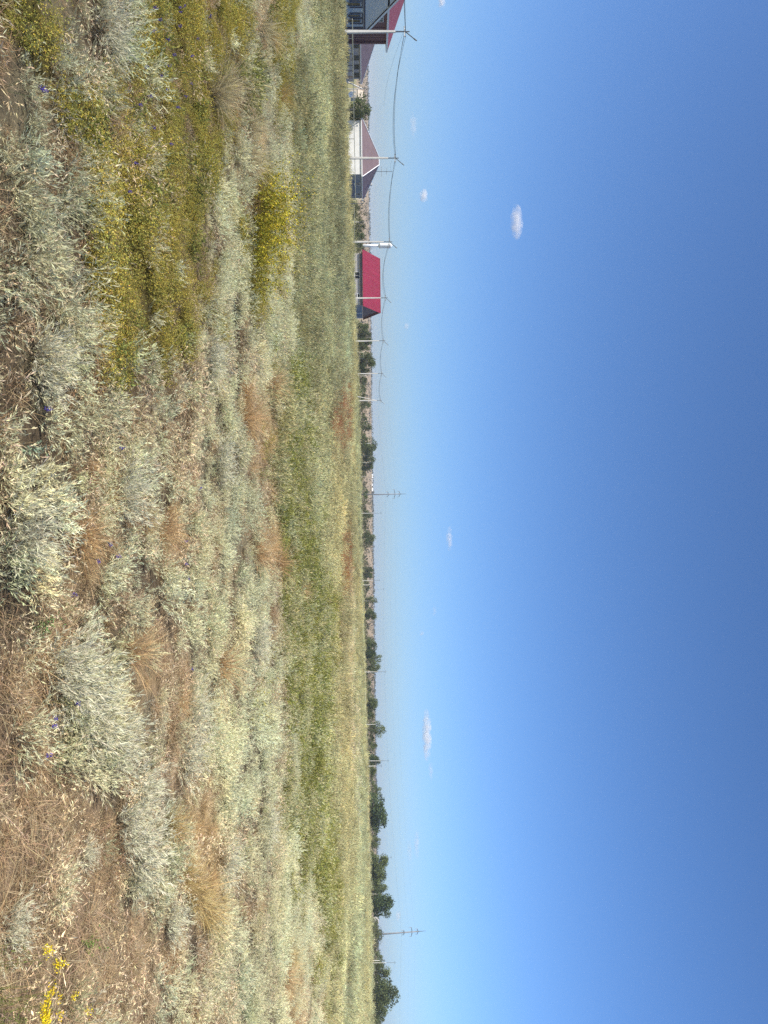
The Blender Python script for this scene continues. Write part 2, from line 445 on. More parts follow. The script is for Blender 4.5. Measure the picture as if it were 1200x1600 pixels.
def brome(seed, stems=24, r=0.10, h=0.34, heads=1.0, head_c=STRAW2, stem_c=STRAW, base_c=BROWN):
    rng = np.random.default_rng(seed); g = VG()
    b = disc(stems, r, rng); d = dirs(stems, 4, 42, rng); ln = h * rng.uniform(.55, 1.1, stems)
    az = rng.uniform(0, 6.28, stems); bend = np.stack([np.cos(az) * .35, np.sin(az) * .35, -rng.uniform(.1, .5, stems)], 1)
    g.strips(b, d, ln, rng.uniform(.002, .0035, stems), bend, jit(base_c, stems, .2, rng), jit(stem_c, stems, .15, rng), 5, rng)
    k = 5; hs = np.repeat(np.arange(int(stems * heads)), k); n = len(hs)
    tt = rng.uniform(.8, 1.02, n)
    pos = b[hs] + d[hs] * (ln[hs] * tt)[:, None] + bend[hs] * (ln[hs] * tt ** 2)[:, None]
    dd = d[hs] + 2 * bend[hs] * tt[:, None] + rng.normal(size=(n, 3)) * .28
    g.leaflets(pos, dd, rng.uniform(.018, .050, n), rng.uniform(.0035, .0085, n), jit(head_c, n, .22, rng), rng)
    m = 40; b2 = disc(m, r * 1.3, rng)
    g.strips(b2, dirs(m, 20, 80, rng), rng.uniform(.06, .18, m), rng.uniform(.002, .004, m), rng.normal(0, .3, (m, 3)) * np.array([1, 1, .6]), jit(base_c, m, .25, rng), jit(stem_c, m, .25, rng), 3, rng)
    return g

def thatch(seed, n=190, r=0.17, h=0.16, c=(.58, .43, .25), c2=(.70, .54, .34)):
    rng = np.random.default_rng(seed); g = VG()
    b = disc(n, r, rng); d = dirs(n, 15, 84, rng)
    bend = rng.normal(0, .4, (n, 3)); bend[:, 2] = -np.abs(bend[:, 2]) * .8
    ln = h * rng.uniform(.5, 1.5, n); b[:, 2] += rng.uniform(0, .03, n)
    g.strips(b, d, ln, rng.uniform(.0022, .0048, n), bend, jit((.24, .17, .10), n, .25, rng), jit(c if seed % 2 else c2, n, .25, rng), 4, rng)
    return g

def bedstraw(seed, stems=64, r=0.17, h=0.17, leaf=10, c=(.35, .315, .085), fl=(.72, .56, .10), nfl=140):
    rng = np.random.default_rng(seed); g = VG()
    b = disc(stems, r, rng); d = dirs(stems, 0, 40, rng); ln = h * rng.uniform(.6, 1.2, stems); bend = rng.normal(0, .2, (stems, 3))
    g.strips(b, d, ln, rng.uniform(.002, .003, stems), bend, jit((.07, .052, .02), stems, .2, rng), jit(c, stems, .15, rng), 3, rng)
    n = stems * leaf; si = np.repeat(np.arange(stems), leaf); tt = rng.uniform(.3, 1.03, n)
    pos = b[si] + d[si] * (ln[si] * tt)[:, None] + bend[si] * (ln[si] * tt ** 2)[:, None]
    g.leaflets(pos, rng.normal(size=(n, 3)) + np.array([0, 0, .5]), rng.uniform(.012, .026, n), rng.uniform(.005, .011, n), jit(c, n, .34, rng), rng)
    si = rng.integers(0, stems, nfl); tt = rng.uniform(.85, 1.06, nfl)
    pos = b[si] + d[si] * (ln[si] * tt)[:, None] + bend[si] * (ln[si] * tt ** 2)[:, None] + rng.normal(0, .008, (nfl, 3))
    g.leaflets(pos, rng.normal(size=(nfl, 3)), rng.uniform(.006, .012, nfl), rng.uniform(.005, .01, nfl), jit(fl, nfl, .22, rng), rng)
    return g

def herb(seed, stems=26, r=0.16, h=0.30, leaf=11, c=(.10, .125, .03), c2=(.30, .30, .088)):
    rng = np.random.default_rng(seed); g = VG()
    b = disc(stems, r, rng); d = dirs(stems, 0, 38, rng); ln = h * rng.uniform(.5, 1.2, stems); bend = rng.normal(0, .2, (stems, 3))
    g.strips(b, d, ln, rng.uniform(.003, .004, stems), bend, jit((.09, .09, .04), stems, .2, rng), jit(c2, stems, .2, rng), 3, rng)
    n = stems * leaf; si = np.repeat(np.arange(stems), leaf); tt = rng.uniform(.15, 1.03, n)
    pos = b[si] + d[si] * (ln[si] * tt)[:, None] + bend[si] * (ln[si] * tt ** 2)[:, None]
    col = jit(c, n, .25, rng) * (1 - tt)[:, None] + jit(c2, n, .25, rng) * tt[:, None]
    g.leaflets(pos, rng.normal(size=(n, 3)) + np.array([0, 0, .6]), rng.uniform(.03, .07, n), rng.uniform(.010, .022, n), col, rng)
    return g

def tuft(seed, n=150, r=0.05, h=0.30, c=(.62, .45, .23), c2=(.72, .57, .33), lo=3, hi=55):
    rng = np.random.default_rng(seed); g = VG()
    b = disc(n, r, rng); d = dirs(n, lo, hi, rng); ln = h * rng.uniform(.5, 1.15, n)
    bend = d * np.array([.35, .35, 0]) + rng.normal(0, .08, (n, 3)); bend[:, 2] -= rng.uniform(.1, .45, n)
    g.strips(b, d, ln, rng.uniform(.0022, .004, n), bend, jit(np.array(c) * .62, n, .2, rng), jit(c if seed % 2 else c2, n, .2, rng), 5, rng)
    return g

def tallgrass(seed, n=58, r=0.18, h=0.42, c=(.28, .29, .105), c2=(.475, .45, .24), heads=26):
    rng = np.random.default_rng(seed); g = VG()
    b = disc(n, r, rng); d = dirs(n, 0, 30, rng); ln = h * rng.uniform(.45, 1.15, n)
    bend = rng.normal(0, .22, (n, 3)); bend[:, 2] = -np.abs(bend[:, 2])
    g.strips(b, d, ln, rng.uniform(.006, .012, n), bend, jit(np.array(c) * .7, n, .2, rng), jit(c2, n, .26, rng), 4, rng)
    hs = np.repeat(np.arange(heads), 5); m = len(hs); tt = rng.uniform(.85, 1.05, m)
    pos = b[hs] + d[hs] * (ln[hs] * tt)[:, None] + bend[hs] * (ln[hs] * tt ** 2)[:, None]
    g.leaflets(pos, d[hs] + rng.normal(size=(m, 3)) * .3, rng.uniform(.04, .09, m), rng.uniform(.008, .016, m), jit(np.array(c2) * 1.1, m, .2, rng), rng)
    return g

KINDS = {
 'W': ('wormwood_cover', 'silvery wormwood growing all over the field', [wormwood(100 + k, 34 + 4 * k, .09 + .01 * k, .25 + .02 * k) for k in range(4)] + [wormwood(110, 40, .10, .26, c=(.42, .44, .25), c2=(.62, .63, .37)), wormwood(111, 36, .10, .20, 8, c=(.44, .38, .26), c2=(.60, .52, .37)), wormwood(112, 30, .11, .31, 9)]),
 'B': ('brome_grass', 'straw coloured dry grass with drooping seed heads', [brome(200 + k, h=.30 + .03 * k) for k in range(4)]),
 'H': ('dry_grass', 'low brown matted dry grass', [thatch(300 + k) for k in range(4)]),
 'Y': ('bedstraw_cover', 'low olive ground cover dotted with yellow flowers', [bedstraw(400 + k, h=.15 + .02 * k) for k in range(4)]),
 'G': ('green_weeds', 'green leafy weeds in a belt across the field', [herb(500 + k, h=.26 + .04 * k) for k in range(3)]),
 'T': ('tan_tussock_grass', 'tan and orange fine bunch grass', [tuft(600 + k, h=.26 + .03 * k) for k in range(4)]),
 'L': ('meadow_grass', 'pale green standing grass of the far meadow', [tallgrass(700 + k, h=.36 + .04 * k) for k in range(4)]),
 'Q': ('bleached_grass', 'pale bleached grass along the faint track in the meadow', [tallgrass(750 + k, h=.30, c=(.44, .38, .22), c2=(.62, .54, .35)) for k in range(2)]),
 'R': ('dock_weeds', 'reddish brown dry weeds standing in the meadow', [tuft(800 + k, n=110, r=.12, h=.42, c=(.42, .21, .10), c2=(.50, .27, .13), lo=0, hi=24) for k in range(2)]),
}
KK = list(KINDS)
MIX = {  # share of each kind of plant in each cover
 'S': dict(W=.82, B=.14, H=.04), 'M': dict(W=.40, B=.46, H=.12, T=.02), 'D': dict(H=.74, B=.22, W=.04),
 'Y': dict(Y=.90, W=.03, B=.03, G=.04), 'G': dict(G=.66, L=.22, Y=.12), 'T': dict(T=.55, H=.2, B=.25),
 'O': dict(L=.42, T=.2, B=.23, Y=.15), 'P': dict(L=.84, W=.05, Y=.08, T=.03), 'R': dict(R=.88, L=.07, T=.05), 'Q': dict(Q=.8, L=.2)}
mixm = np.zeros((len(CODES), len(KK)))
for i, c in enumerate(CODES):
    for k, v in MIX[c].items(): mixm[i, KK.index(k)] = v
mixc = np.cumsum(mixm / mixm.sum(1, keepdims=True), 1)

def sector(d0, d1, dens, side=0.80, extra=1.5):
    """random points of the field between two distances, even over the ground"""
    wmax = side * d1 + extra
    n = int(dens * (2 * wmax) * (d1 - d0))
    x = RNG.uniform(-wmax, wmax, n); y = RNG.uniform(d0, d1, n)
    k = np.abs(x) < side * y + extra
    return x[k], y[k]

pts = {k: [] for k in KK}
for d0, d1, dens, sc in ((1.6, 9, 100, .74), (9, 20, 46, .90), (20, 45, 11, 1.25), (45, 85, 5.0, 1.6), (85, 150, 1.2, 1.8), (150, 300, .12, 2.3)):
    x, y = sector(d0, d1, dens)
    if d0 >= 80:
        k = (x > -48); x, y = x[k], y[k]
    cv = cover(x, y)
    if d0 < 9:       # a litter of low dry grass lies under everything close by
        cv = np.where(RNG.uniform(0, 1, len(x)) < .26, CODES.index('D'), cv)
    cum = mixc[cv]; r = RNG.uniform(0, 1, len(x))[:, None]
    kd = (r > cum).sum(1).clip(0, len(KK) - 1)
    # gaps: some dark hollows between the clumps close by
    vig = fbm(x / 0.55, y / 0.55, 71)
    keep = RNG.uniform(0, 1, len(x)) < 0.42 + 1.1 * sm(.30, .55, vig)
    for i, kk in enumerate(KK):
        m = (kd == i) & keep
        if not m.any(): continue
        xs, ys = x[m], y[m]; n = len(xs)
        big = fbm(xs / 0.6, ys / 0.6, 83 + i)
        s = sc * RNG.uniform(.6, 1.2, n) * (0.66 + 0.5 * sm(.25, .75, big)) * (0.82 + 0.22 * sm(.3, .6, vig[m]))
        s = np.stack([s, s, s * RNG.uniform(.62, .95, n) * (.92 if kk == 'W' else 1) * (1 + .35 * sm(35, 60, ys))], 1)
        tone = (1 + 0.30 * (fbm(xs / 2.2, ys / 2.2, 90 + i) - .5) * 2 + RNG.normal(0, .11, n) + RNG.normal(0, .20, n) * sm(12, 40, ys) + .5 * (fbm(xs / 2.5, ys / 5, 97) - .5) * sm(10, 30, ys)) * (1 + .45 * (fbm(xs / 9 + 5, ys / 26, 95) - .5) * 2 * sm(15, 40, ys))
        warm = 1 + RNG.normal(0, .035, n) + 0.10 * (fbm(xs / 1.5, ys / 1.5, 120 + i) - .5) + .28 * (fbm(xs / 16, ys / 40, 125) - .5) * sm(15, 40, ys)
        tint = np.stack([tone * warm, tone, tone / warm, np.ones(n)], 1)
        rot = np.stack([RNG.normal(0, .12, n), RNG.normal(0, .12, n), RNG.uniform(0, 6.28, n)], 1)
        pts[kk].append((np.stack([xs, ys, terrain(xs, ys) - 0.012], 1), s, tint, rot))

def scatter(kk):
    name, label, protos = KINDS[kk]
    pos = np.concatenate([p[0] for p in pts[kk]]); s = np.concatenate([p[1] for p in pts[kk]])
    tint = np.concatenate([p[2] for p in pts[kk]]); rot = np.concatenate([p[3] for p in pts[kk]])
    me = bpy.data.meshes.new(name); me.vertices.add(len(pos)); me.vertices.foreach_set('co', pos.astype(np.float32).ravel())
    at = me.attributes.new('scl', 'FLOAT_VECTOR', 'POINT'); at.data.foreach_set('vector', s.astype(np.float32).ravel())
    at = me.attributes.new('rot', 'FLOAT_VECTOR', 'POINT'); at.data.foreach_set('vector', rot.astype(np.float32).ravel())
    at = me.attributes.new('tint', 'FLOAT_COLOR', 'POINT'); at.data.foreach_set('color', tint.astype(np.float32).ravel())
    at = me.attributes.new('pick', 'INT', 'POINT'); at.data.foreach_set('value', RNG.integers(0, len(protos), len(pos)).astype(np.int32))
    me.update()
    o = add(name, me, M['veg']); tag(o, label, 'plants', kind='stuff')
    ng = bpy.data.node_groups.new('scatter_' + name, 'GeometryNodeTree')
    ng.interface.new_socket('Geometry', in_out='INPUT', socket_type='NodeSocketGeometry')
    ng.interface.new_socket('Geometry', in_out='OUTPUT', socket_type='NodeSocketGeometry')
    N = ng.nodes.new; L = ng.links.new
    gi = N('NodeGroupInput'); go = N('NodeGroupOutput')
    ip = N('GeometryNodeInstanceOnPoints'); L(gi.outputs[0], ip.inputs['Points'])
    gtoi = N('GeometryNodeGeometryToInstance')
    for k, g in enumerate(reversed(protos)):
        pm = g.mesh('%s_clump' % name); pm.materials.append(M['veg'])
        po = bpy.data.objects.new('%s_clump' % name, pm)
        oi = N('GeometryNodeObjectInfo'); oi.inputs['Object'].default_value = po; oi.inputs['As Instance'].default_value = False
        L(oi.outputs['Geometry'], gtoi.inputs[0])
    L(gtoi.outputs[0], ip.inputs['Instance']); ip.inputs['Pick Instance'].default_value = True
    def attr(nm, ty):
        a = N('GeometryNodeInputNamedAttribute'); a.data_type = ty; a.inputs['Name'].default_value = nm; return a.outputs[0]
    L(attr('pick', 'INT'), ip.inputs['Instance Index']); L(attr('scl', 'FLOAT_VECTOR'), ip.inputs['Scale'])
    e = N('FunctionNodeEulerToRotation'); L(attr('rot', 'FLOAT_VECTOR'), e.inputs[0]); L(e.outputs[0], ip.inputs['Rotation'])
    L(ip.outputs[0], go.inputs[0])
    md = o.modifiers.new('scatter', 'NODES'); md.node_group = ng
    return len(pos)
for kk in KK:
    print('scatter', kk, scatter(kk))
#==STAGE2==

def world_loc(o):
    v = Vector((0, 0, 0))
    while o is not None: v += o.location; o = o.parent
    return v

def part(mb, name, mat, parent, smooth=False):
    """a part given in world metres, stored relative to its (unrotated) parent"""
    w = world_loc(parent)
    mb.v = [(a[0] - w.x, a[1] - w.y, a[2] - w.z) for a in mb.v]
    return mb.build(name, mat, parent, smooth=smooth)

# ------------------------------------------------------------------ houses of the village
def window(parent, face, at, a0, a1, z0, z1, mull=1, frame=None, name='window'):
    """face 'x': wall plane x=at looking to +x, a = y range; face 'y': wall plane y=at looking to -y, a = x range"""
    fr = MB(); t = 0.08
    def bx(m, b0, b1, c0, c1, d0, d1):
        if face == 'x': m.box(at + d0, at + d1, b0, b1, c0, c1)
        else: m.box(b0, b1, at - d1, at - d0, c0, c1)
    bx(fr, a0, a1, z0, z0 + t, .004, .07); bx(fr, a0, a1, z1 - t, z1, .004, .07)
    bx(fr, a0, a0 + t, z0 + t, z1 - t, .004, .07); bx(fr, a1 - t, a1, z0 + t, z1 - t, .004, .07)
    n = mull + 1; cw = (a1 - a0 - 2 * t) / n
    for k in range(1, n): bx(fr, a0 + t + k * cw - .03, a0 + t + k * cw + .03, z0 + t, z1 - t, .004, .06)
    f = part(fr, name, frame or M['trim'], parent)
    for k in range(n):
        p = MB(); bx(p, a0 + t + k * cw + (.03 if k else 0), a0 + t + (k + 1) * cw - (.03 if k < n - 1 else 0), z0 + t, z1 - t, .006, .03)
        part(p, 'pane', M['glass'], f)
    s = MB(); bx(s, a0 - .06, a1 + .06, z0 - .06, z0 - .004, .004, .14); part(s, 'sill', M['trim'], f)
    return f

def slab(pts, th=0.14):
    return MB().extr(pts, (0, 0, -th))

def hip_roof(parent, x0, x1, y0, y1, ze, zr, mat, ridge='y', inset=None, edge=None, fascia=0.18):
    """four slopes; the ridge runs along y or x"""
    if ridge == 'y':
        i = (x1 - x0) / 2 if inset is None else inset; xm = (x0 + x1) / 2
        A, B = (xm, y0 + i, zr), (xm, y1 - i, zr)
        fac = [[(x1, y0, ze), (x1, y1, ze), B, A], [(x0, y1, ze), (x0, y0, ze), A, B], [(x0, y0, ze), (x1, y0, ze), A], [(x1, y1, ze), (x0, y1, ze), B]]
    else:
        i = (y1 - y0) / 2 if inset is None else inset; ym = (y0 + y1) / 2
        A, B = (x0 + i, ym, zr), (x1 - i, ym, zr)
        fac = [[(x0, y0, ze), (x1, y0, ze), B, A], [(x1, y1, ze), (x0, y1, ze), A, B], [(x0, y1, ze), (x0, y0, ze), A], [(x1, y0, ze), (x1, y1, ze), B]]
    r = MB()
    for f in fac: r.poly(f)
    r.poly([(x0, y0, ze), (x0, y1, ze), (x1, y1, ze), (x1, y0, ze)])
    ro = part(r, 'roof', mat, parent)
    if edge:
        e = MB(); z0, z1 = ze - fascia, ze + .02; k = .06
        e.box(x0 - k, x1 + k, y0 - k, y0 - .004, z0, z1); e.box(x0 - k, x1 + k, y1 + .004, y1 + k, z0, z1)
        e.box(x0 - k, x0 - .004, y0, y1, z0, z1); e.box(x1 + .004, x1 + k, y0, y1, z0, z1)
        part(e, 'eaves_board', edge, ro)
        for c, p in (((x1, y0, ze), A), ((x0, y0, ze), A), ((x1, y1, ze), B), ((x0, y1, ze), B)):
            tgt = min((A, B), key=lambda q: (q[0] - c[0]) ** 2 + (q[1] - c[1]) ** 2)
            h = MB().tube([(c[0], c[1], c[2] + .05), (tgt[0], tgt[1], tgt[2] + .05)], .09, n=6); part(h, 'hip_cap', edge, ro)
        h = MB().tube([(A[0], A[1], A[2] + .05), (B[0] + .01, B[1] + .01, B[2] + .05)], .09, n=6); part(h, 'ridge_cap', edge, ro)
    return ro

# --- the two-storey house with a grey block gable and a maroon upper wall
hz = tz(-66, 100) - 0.1
hA = empty('village_house', (-65, 96, hz)); tag(hA, 'two-storey house with grey block gable wing and maroon sheet upper walls', 'house')
part(MB().box(-76, -65, 84, 106.4, hz, 5.3), 'wall', M['maroon'], hA)
for yy in np.arange(103.0, 106.3, .55):
    part(MB().box(-64.99, -64.95, yy, yy + .10, hz + .6, 5.2), 'wall_rib', M['maroon'], hA)
wing = MB().extr([(-64.2, 86.6, hz), (-64.2, 102.2, hz), (-64.2, 102.2, 2.45), (-64.2, 94.4, 7.15), (-64.2, 86.6, 2.45)], (-3, 0, 0))
wg = part(wing, 'gable_wall', M['greyblock'], hA)
for ys, ye, z0, z1 in ((102.8, 94.4, 2.02, 7.10), (86.0, 94.4, 2.02, 7.10)):
    part(MB().extr([(-64.12, ys, z0 + .3), (-64.12, ye, z1 + .3), (-64.12, ye, z1 + .44), (-64.12, ys, z0 + .44)], (-6.0, 0, 0)), 'gable_roof', M['pinkroof'], hA)
    part(MB().extr([(-64.05, ys, z0 + .16), (-64.05, ye, z1 + .16), (-64.05, ye, z1 + .46), (-64.05, ys, z0 + .46)], (-.06, 0, 0)), 'verge_board', M['trim'], hA)
part(MB().box(-64.17, -64.10, 86.5, 102.3, 2.10, 2.34), 'brick_band', M['darkbrick'], wg)
part(MB().box(-64.17, -64.10, 86.5, 102.3, -.45, -.22), 'brick_band', M['darkbrick'], wg)
for yy in (101.6, 93.0):
    part(MB().box(-64.17, -64.08, yy, yy + .62, -.2, 2.05), 'brick_pilaster', M['darkbrick'], wg)
for y0, y1 in ((96.65, 97.4), (99.0, 99.55), (99.95, 100.65), (94.2, 95.4), (89.5, 90.9)):
    window(wg, 'x', -64.2, y0, y1, .02, 1.72, 0, M['bluegrey'])
    for a, b, c, d in ((y0 - .32, y1 + .32, 1.86, 2.02), (y0 - .32, y0 - .16, .3, 1.86), (y1 + .16, y1 + .32, .3, 1.86)):
        part(MB().box(-64.17, -64.12, a, b, c, d), 'window_surround', M['darkbrick'], wg)
window(hA, 'x', -65, 100.75, 101.75, 3.25, 4.75, 1)
window(hA, 'x', -65, 103.2, 103.9, .6, 1.9, 0)
part(MB().box(-64.96, -64.85, 102.9, 106.5, hz, hz + .7), 'plinth', M['lilac'], hA)
part(MB().box(-64.94, -64.86, 106.1, 106.46, hz + .7, 5.2), 'corner_trim', M['maroon'], hA)
rA = hip_roof(hA, -76.6, -64.3, 83.4, 107.2, 5.38, 8.6, M['pinkroof'], 'y', edge=None)
part(MB().box(-64.29, -64.2, 83.4, 107.3, 5.16, 5.42), 'eaves_board', M['trim'], rA)
part(MB().box(-76.6, -64.3, 107.21, 107.3, 5.16, 5.42), 'eaves_board', M['trim'], rA)
part(MB().box(-71.2, -70.5, 95, 95.7, 8.0, 9.6), 'chimney', M['greyblock'], rA)

# --- the long low house behind it
hz = tz(-103, 168) - 0.1
hB = empty('village_house', (-104, 168, hz)); tag(hB, 'low grey rendered house with four dark windows and dusky mauve roof', 'house')
wB = part(MB().box(-112, -100, 152, 177.4, hz, 1.75), 'wall', M['lilac'], hB)
for u0, u1 in ((69, 75), (86, 94), (100, 108), (113, 121)):
    y0 = -100 * F_PX / (u0 - 800); y1 = -100 * F_PX / (u1 - 800)
    window(hB, 'x', -100, y0, y1, .1, 1.4, 1, M['bluegrey'])
part(MB().box(-99.98, -99.9, 152, 177.4, hz, hz + .5), 'plinth', M['bluegrey'], hB)
hip_roof(hB, -112.7, -99.3, 151.3, 178.2, 1.8, 5.3, M['mauve'], 'y', edge=M['trim'])

# --- the white house with a hipped roof
hz = tz(-75, 165) - 0.05
hC = empty('village_house', (-76, 166, hz)); tag(hC, 'white walled house with a dull mauve hipped roof and roof aerial', 'house')
part(MB().box(-81.6, -70.40, 160, 172, hz, 1.72), 'wall', M['white'], hC)
sdC = part(MB().box(-70.39, -70.30, 160.1, 172.0, hz, 1.70), 'side_shade_coat', M['bluegrey'], hC)  # shaded side of the white wall, the shade put into a blue-grey coat
part(MB().box(-81.7, -70.2, 159.88, 159.98, 1.62, 1.74), 'eave_shade', M['eave_shade'], hC)  # thin dark strip painting the eave's shade along the wall top
for y0, y1 in ((163.8, 165.0), (169.0, 170.3)): window(sdC, 'x', -70.29, y0, y1, .1, 1.3, 1)
part(MB().box(-70.28, -70.2, 163.2, 171.6, hz, .02), 'garage_door', M['fence'], sdC)
rC = hip_roof(hC, -82.1, -69.9, 159.86, 172.4, 1.78, 5.35, M['mauve'], 'x', inset=5.2, edge=M['trim'])
part(MB().box(-73.2, -72.6, 170.4, 171, 3.0, 3.9), 'chimney', M['greyblock'], rC)
# roof aerial
pz = P(268, 588, 167)
aer = empty('roof_aerial', (pz.x, pz.y, pz.z)); tag(aer, 'thin television aerial mast with two cross bars on the white house', 'aerial')
top = P(268, 613, 167)
part(MB().tube([(pz.x, pz.y, pz.z - .6), (top.x, top.y, top.z)], .05, n=6), 'mast', M['steel'], aer)
for w, hw in ((596, 1.1), (604, .7)):
    q = P(268, w, 167); part(MB().tube([(q.x - hw, q.y, q.z), (q.x + hw, q.y, q.z)], .035, n=5), 'boom', M['steel'], aer)
    for k in (-.8, -.3, .3, .8):
        part(MB().tube([(q.x + k * hw, q.y - .4, q.z), (q.x + k * hw, q.y + .4, q.z)], .02, n=4), 'element', M['steel'], aer)

# --- the house with the raspberry red roof
hz = tz(-60, 205) - 0.05
hD = empty('village_house', (-61, 206, hz)); tag(hD, 'low house with bright raspberry red gabled metal roof', 'house')
part(MB().box(-67.4, -54.0, 200, 213, hz, 1.45), 'wall', M['lilac'], hD)
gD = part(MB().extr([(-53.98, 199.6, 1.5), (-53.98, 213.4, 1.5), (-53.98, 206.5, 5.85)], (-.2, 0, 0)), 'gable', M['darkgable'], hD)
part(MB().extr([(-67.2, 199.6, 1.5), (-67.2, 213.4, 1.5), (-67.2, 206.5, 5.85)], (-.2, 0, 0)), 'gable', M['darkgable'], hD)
part(MB().box(-67.3, -53.9, 199.62, 199.95, .95, 1.52), 'eave_shade', M['eave_shade'], hD)  # shadow below the eave, built as a dark band on the wall
for s in (-1, 1):
    e = 206.5 + s * 7.2
    part(MB().extr([(-68.2, e, 1.55), (-53.5, e, 1.55), (-53.5, 206.5, 6.1), (-68.2, 206.5, 6.1)], (0, 0, .12)), 'roof', M['redroof'], hD)
part(MB().tube([(-68.2, 206.5, 6.24), (-53.5, 206.5, 6.24)], .12, n=6), 'ridge_cap', M['redroof'], hD)
sdD = part(MB().box(-53.99, -53.9, 200.1, 213.0, hz, 1.44), 'side_wall', M['bluegrey'], hD)  # blue-grey carries the shade of this side in its colour
window(hD, 'y', 200, -62.6, -60.7, -.55, .85, 1)
window(hD, 'y', 200, -56.9, -55.9, .1, .8, 0)
part(MB().box(-53.89, -53.82, 202.5, 204.0, hz, .75), 'door', M['lilac'], sdD)
for yy in (205.5, 210.5): part(MB().box(-53.3, -53.15, yy, yy + .15, hz, 1.5), 'porch_post', M['trim'], hD)

# --- small beige house far back, one among the trees, and white blocks on the hill
def small_house(u, D, w_eave, w_top, wid, mat, roof, label, group=None, dep=None):
    g = G(u, D); ze = P(u, w_eave, D).z; zt = P(u, w_top, D).z; W = wid * D / F_PX; dep = dep or W * .8
    zb = min(g.z, ze - 2.4) - .2
    h = empty('far_house', (g.x, g.y, zb)); tag(h, label, 'house', group)
    x0, x1, y0, y1 = g.x - W / 2, g.x + W / 2, g.y, g.y + dep
    part(MB().box(x0, x1, y0, y1, zb, ze), 'wall', mat, h)
    r = MB(); ym = (y0 + y1) / 2; o = W * .05
    r.poly([(x0 - o, y0 - o, ze), (x1 + o, y0 - o, ze), (x1 + o, ym, zt), (x0 - o, ym, zt)]); r.poly([(x1 + o, y1 + o, ze), (x0 - o, y1 + o, ze), (x0 - o, ym, zt), (x1 + o, ym, zt)])
    r.poly([(x1 + o, y0 - o, ze), (x1 + o, y1 + o, ze), (x1 + o, ym, zt)]); r.poly([(x0 - o, y1 + o, ze), (x0 - o, y0 - o, ze), (x0 - o, ym, zt)])
    part(r, 'roof', roof, h)
    for k in (.25, .7):
        a = x0 + W * k; window(h, 'y', y0, a, a + W * .13, zb + (ze - zb) * .4, zb + (ze - zb) * .8, 0)
    return h
small_house(146, 235, 559, 567, 13, M['beige'], M['beige'], 'small beige house beyond the garden tree and dish')
small_house(1441, 330, 586, 592, 9, M['beige'], M['lilac'], 'beige house showing between bushy trees beside the tall mast')
for k, (u, wd, tp) in enumerate(((744, 6, 583), (751, 4, 582), (757, 5, 582.5), (765, 5, 583))):
    small_house(u, 1150, tp - 3, tp, wd, M['white'], M['white'], 'tiny white building on the far tan hill', 'white buildings on the far hill')

# ------------------------------------------------------------------ fence and dish by the low house
fz = tz(-80, 140)
fb = P(95, 545, 140); fe = P(186, 546, 150)
fence = empty('garden_fence', (fb.x, fb.y, fz)); tag(fence, 'low slate blue sheet fence in front of the low grey house', 'fence')
p0 = P(66, 545, 138); p1 = P(128, 547, 150); n = 7
for k in range(n):
    a = p0.lerp(p1, k / n); b = p0.lerp(p1, (k + .97) / n); z0 = tz(a.x, a.y)
    part(MB().extr([(a.x, a.y, z0), (b.x, b.y, z0), (b.x, b.y, .12), (a.x, a.y, .12)], (-.03, .04, 0)), 'panel', M['lilac'], fence)
    part(MB().extr([(a.x, a.y - .05, .13), (b.x, b.y - .05, .13), (b.x, b.y - .05, .34), (a.x, a.y - .05, .34)], (-.06, .08, 0)), 'rail', M['eave_shade'], fence)  # a real dark rail, sharing the dark eave material
    part(MB().box(a.x - .07, a.x + .07, a.y - .17, a.y - .06, z0, .4), 'post', M['wood'], fence)
for u, w0, w1 in ((171, 541, 554), (121, 541, 551), (93, 540, 550)):
    g = G(u, 125); t = P(u, w1, 125).z
    tag(MB().extr([(-.09, -.09, -.2), (.09, -.09, -.2), (.09, .09, -.2), (-.09, .09, -.2)], (0, 0, t - g.z + .2)).build('fence_post', M['wood'], None, g),
        'dark weathered wooden post standing alone at the meadow edge', 'post', 'lone posts at the meadow edge')
g = G(147, 150); c = P(147, 548, 150)
dish = empty('satellite_dish', (g.x, g.y, g.z)); tag(dish, 'small white satellite dish beside the garden tree', 'satellite dish')
part(MB().tube([(g.x, g.y, g.z), (c.x, c.y, c.z)], .04, n=6), 'post', M['steel'], dish)
d = MB(); ring = 14
ax = Vector((.75, -.55, .35)).normalized(); e1 = ax.cross(Vector((0, 0, 1))).normalized(); e2 = ax.cross(e1)
rows = [(r, r * r * .35) for r in (0.02, .2, .4, .55)]
for r, dp in rows:
    for k in range(ring):
        q = c + ax * dp + (e1 * math.cos(k * 2 * math.pi / ring) + e2 * math.sin(k * 2 * math.pi / ring)) * r; d.v.append(tuple(q))
for i in range(3):
    for k in range(ring): d.f.append((i * ring + k, i * ring + (k + 1) % ring, (i + 1) * ring + (k + 1) % ring, (i + 1) * ring + k))
part(d, 'bowl', M['trim'], dish)
part(MB().tube([tuple(c), tuple(c + ax * .55)], .02, n=5), 'feed_arm', M['steel'], dish)

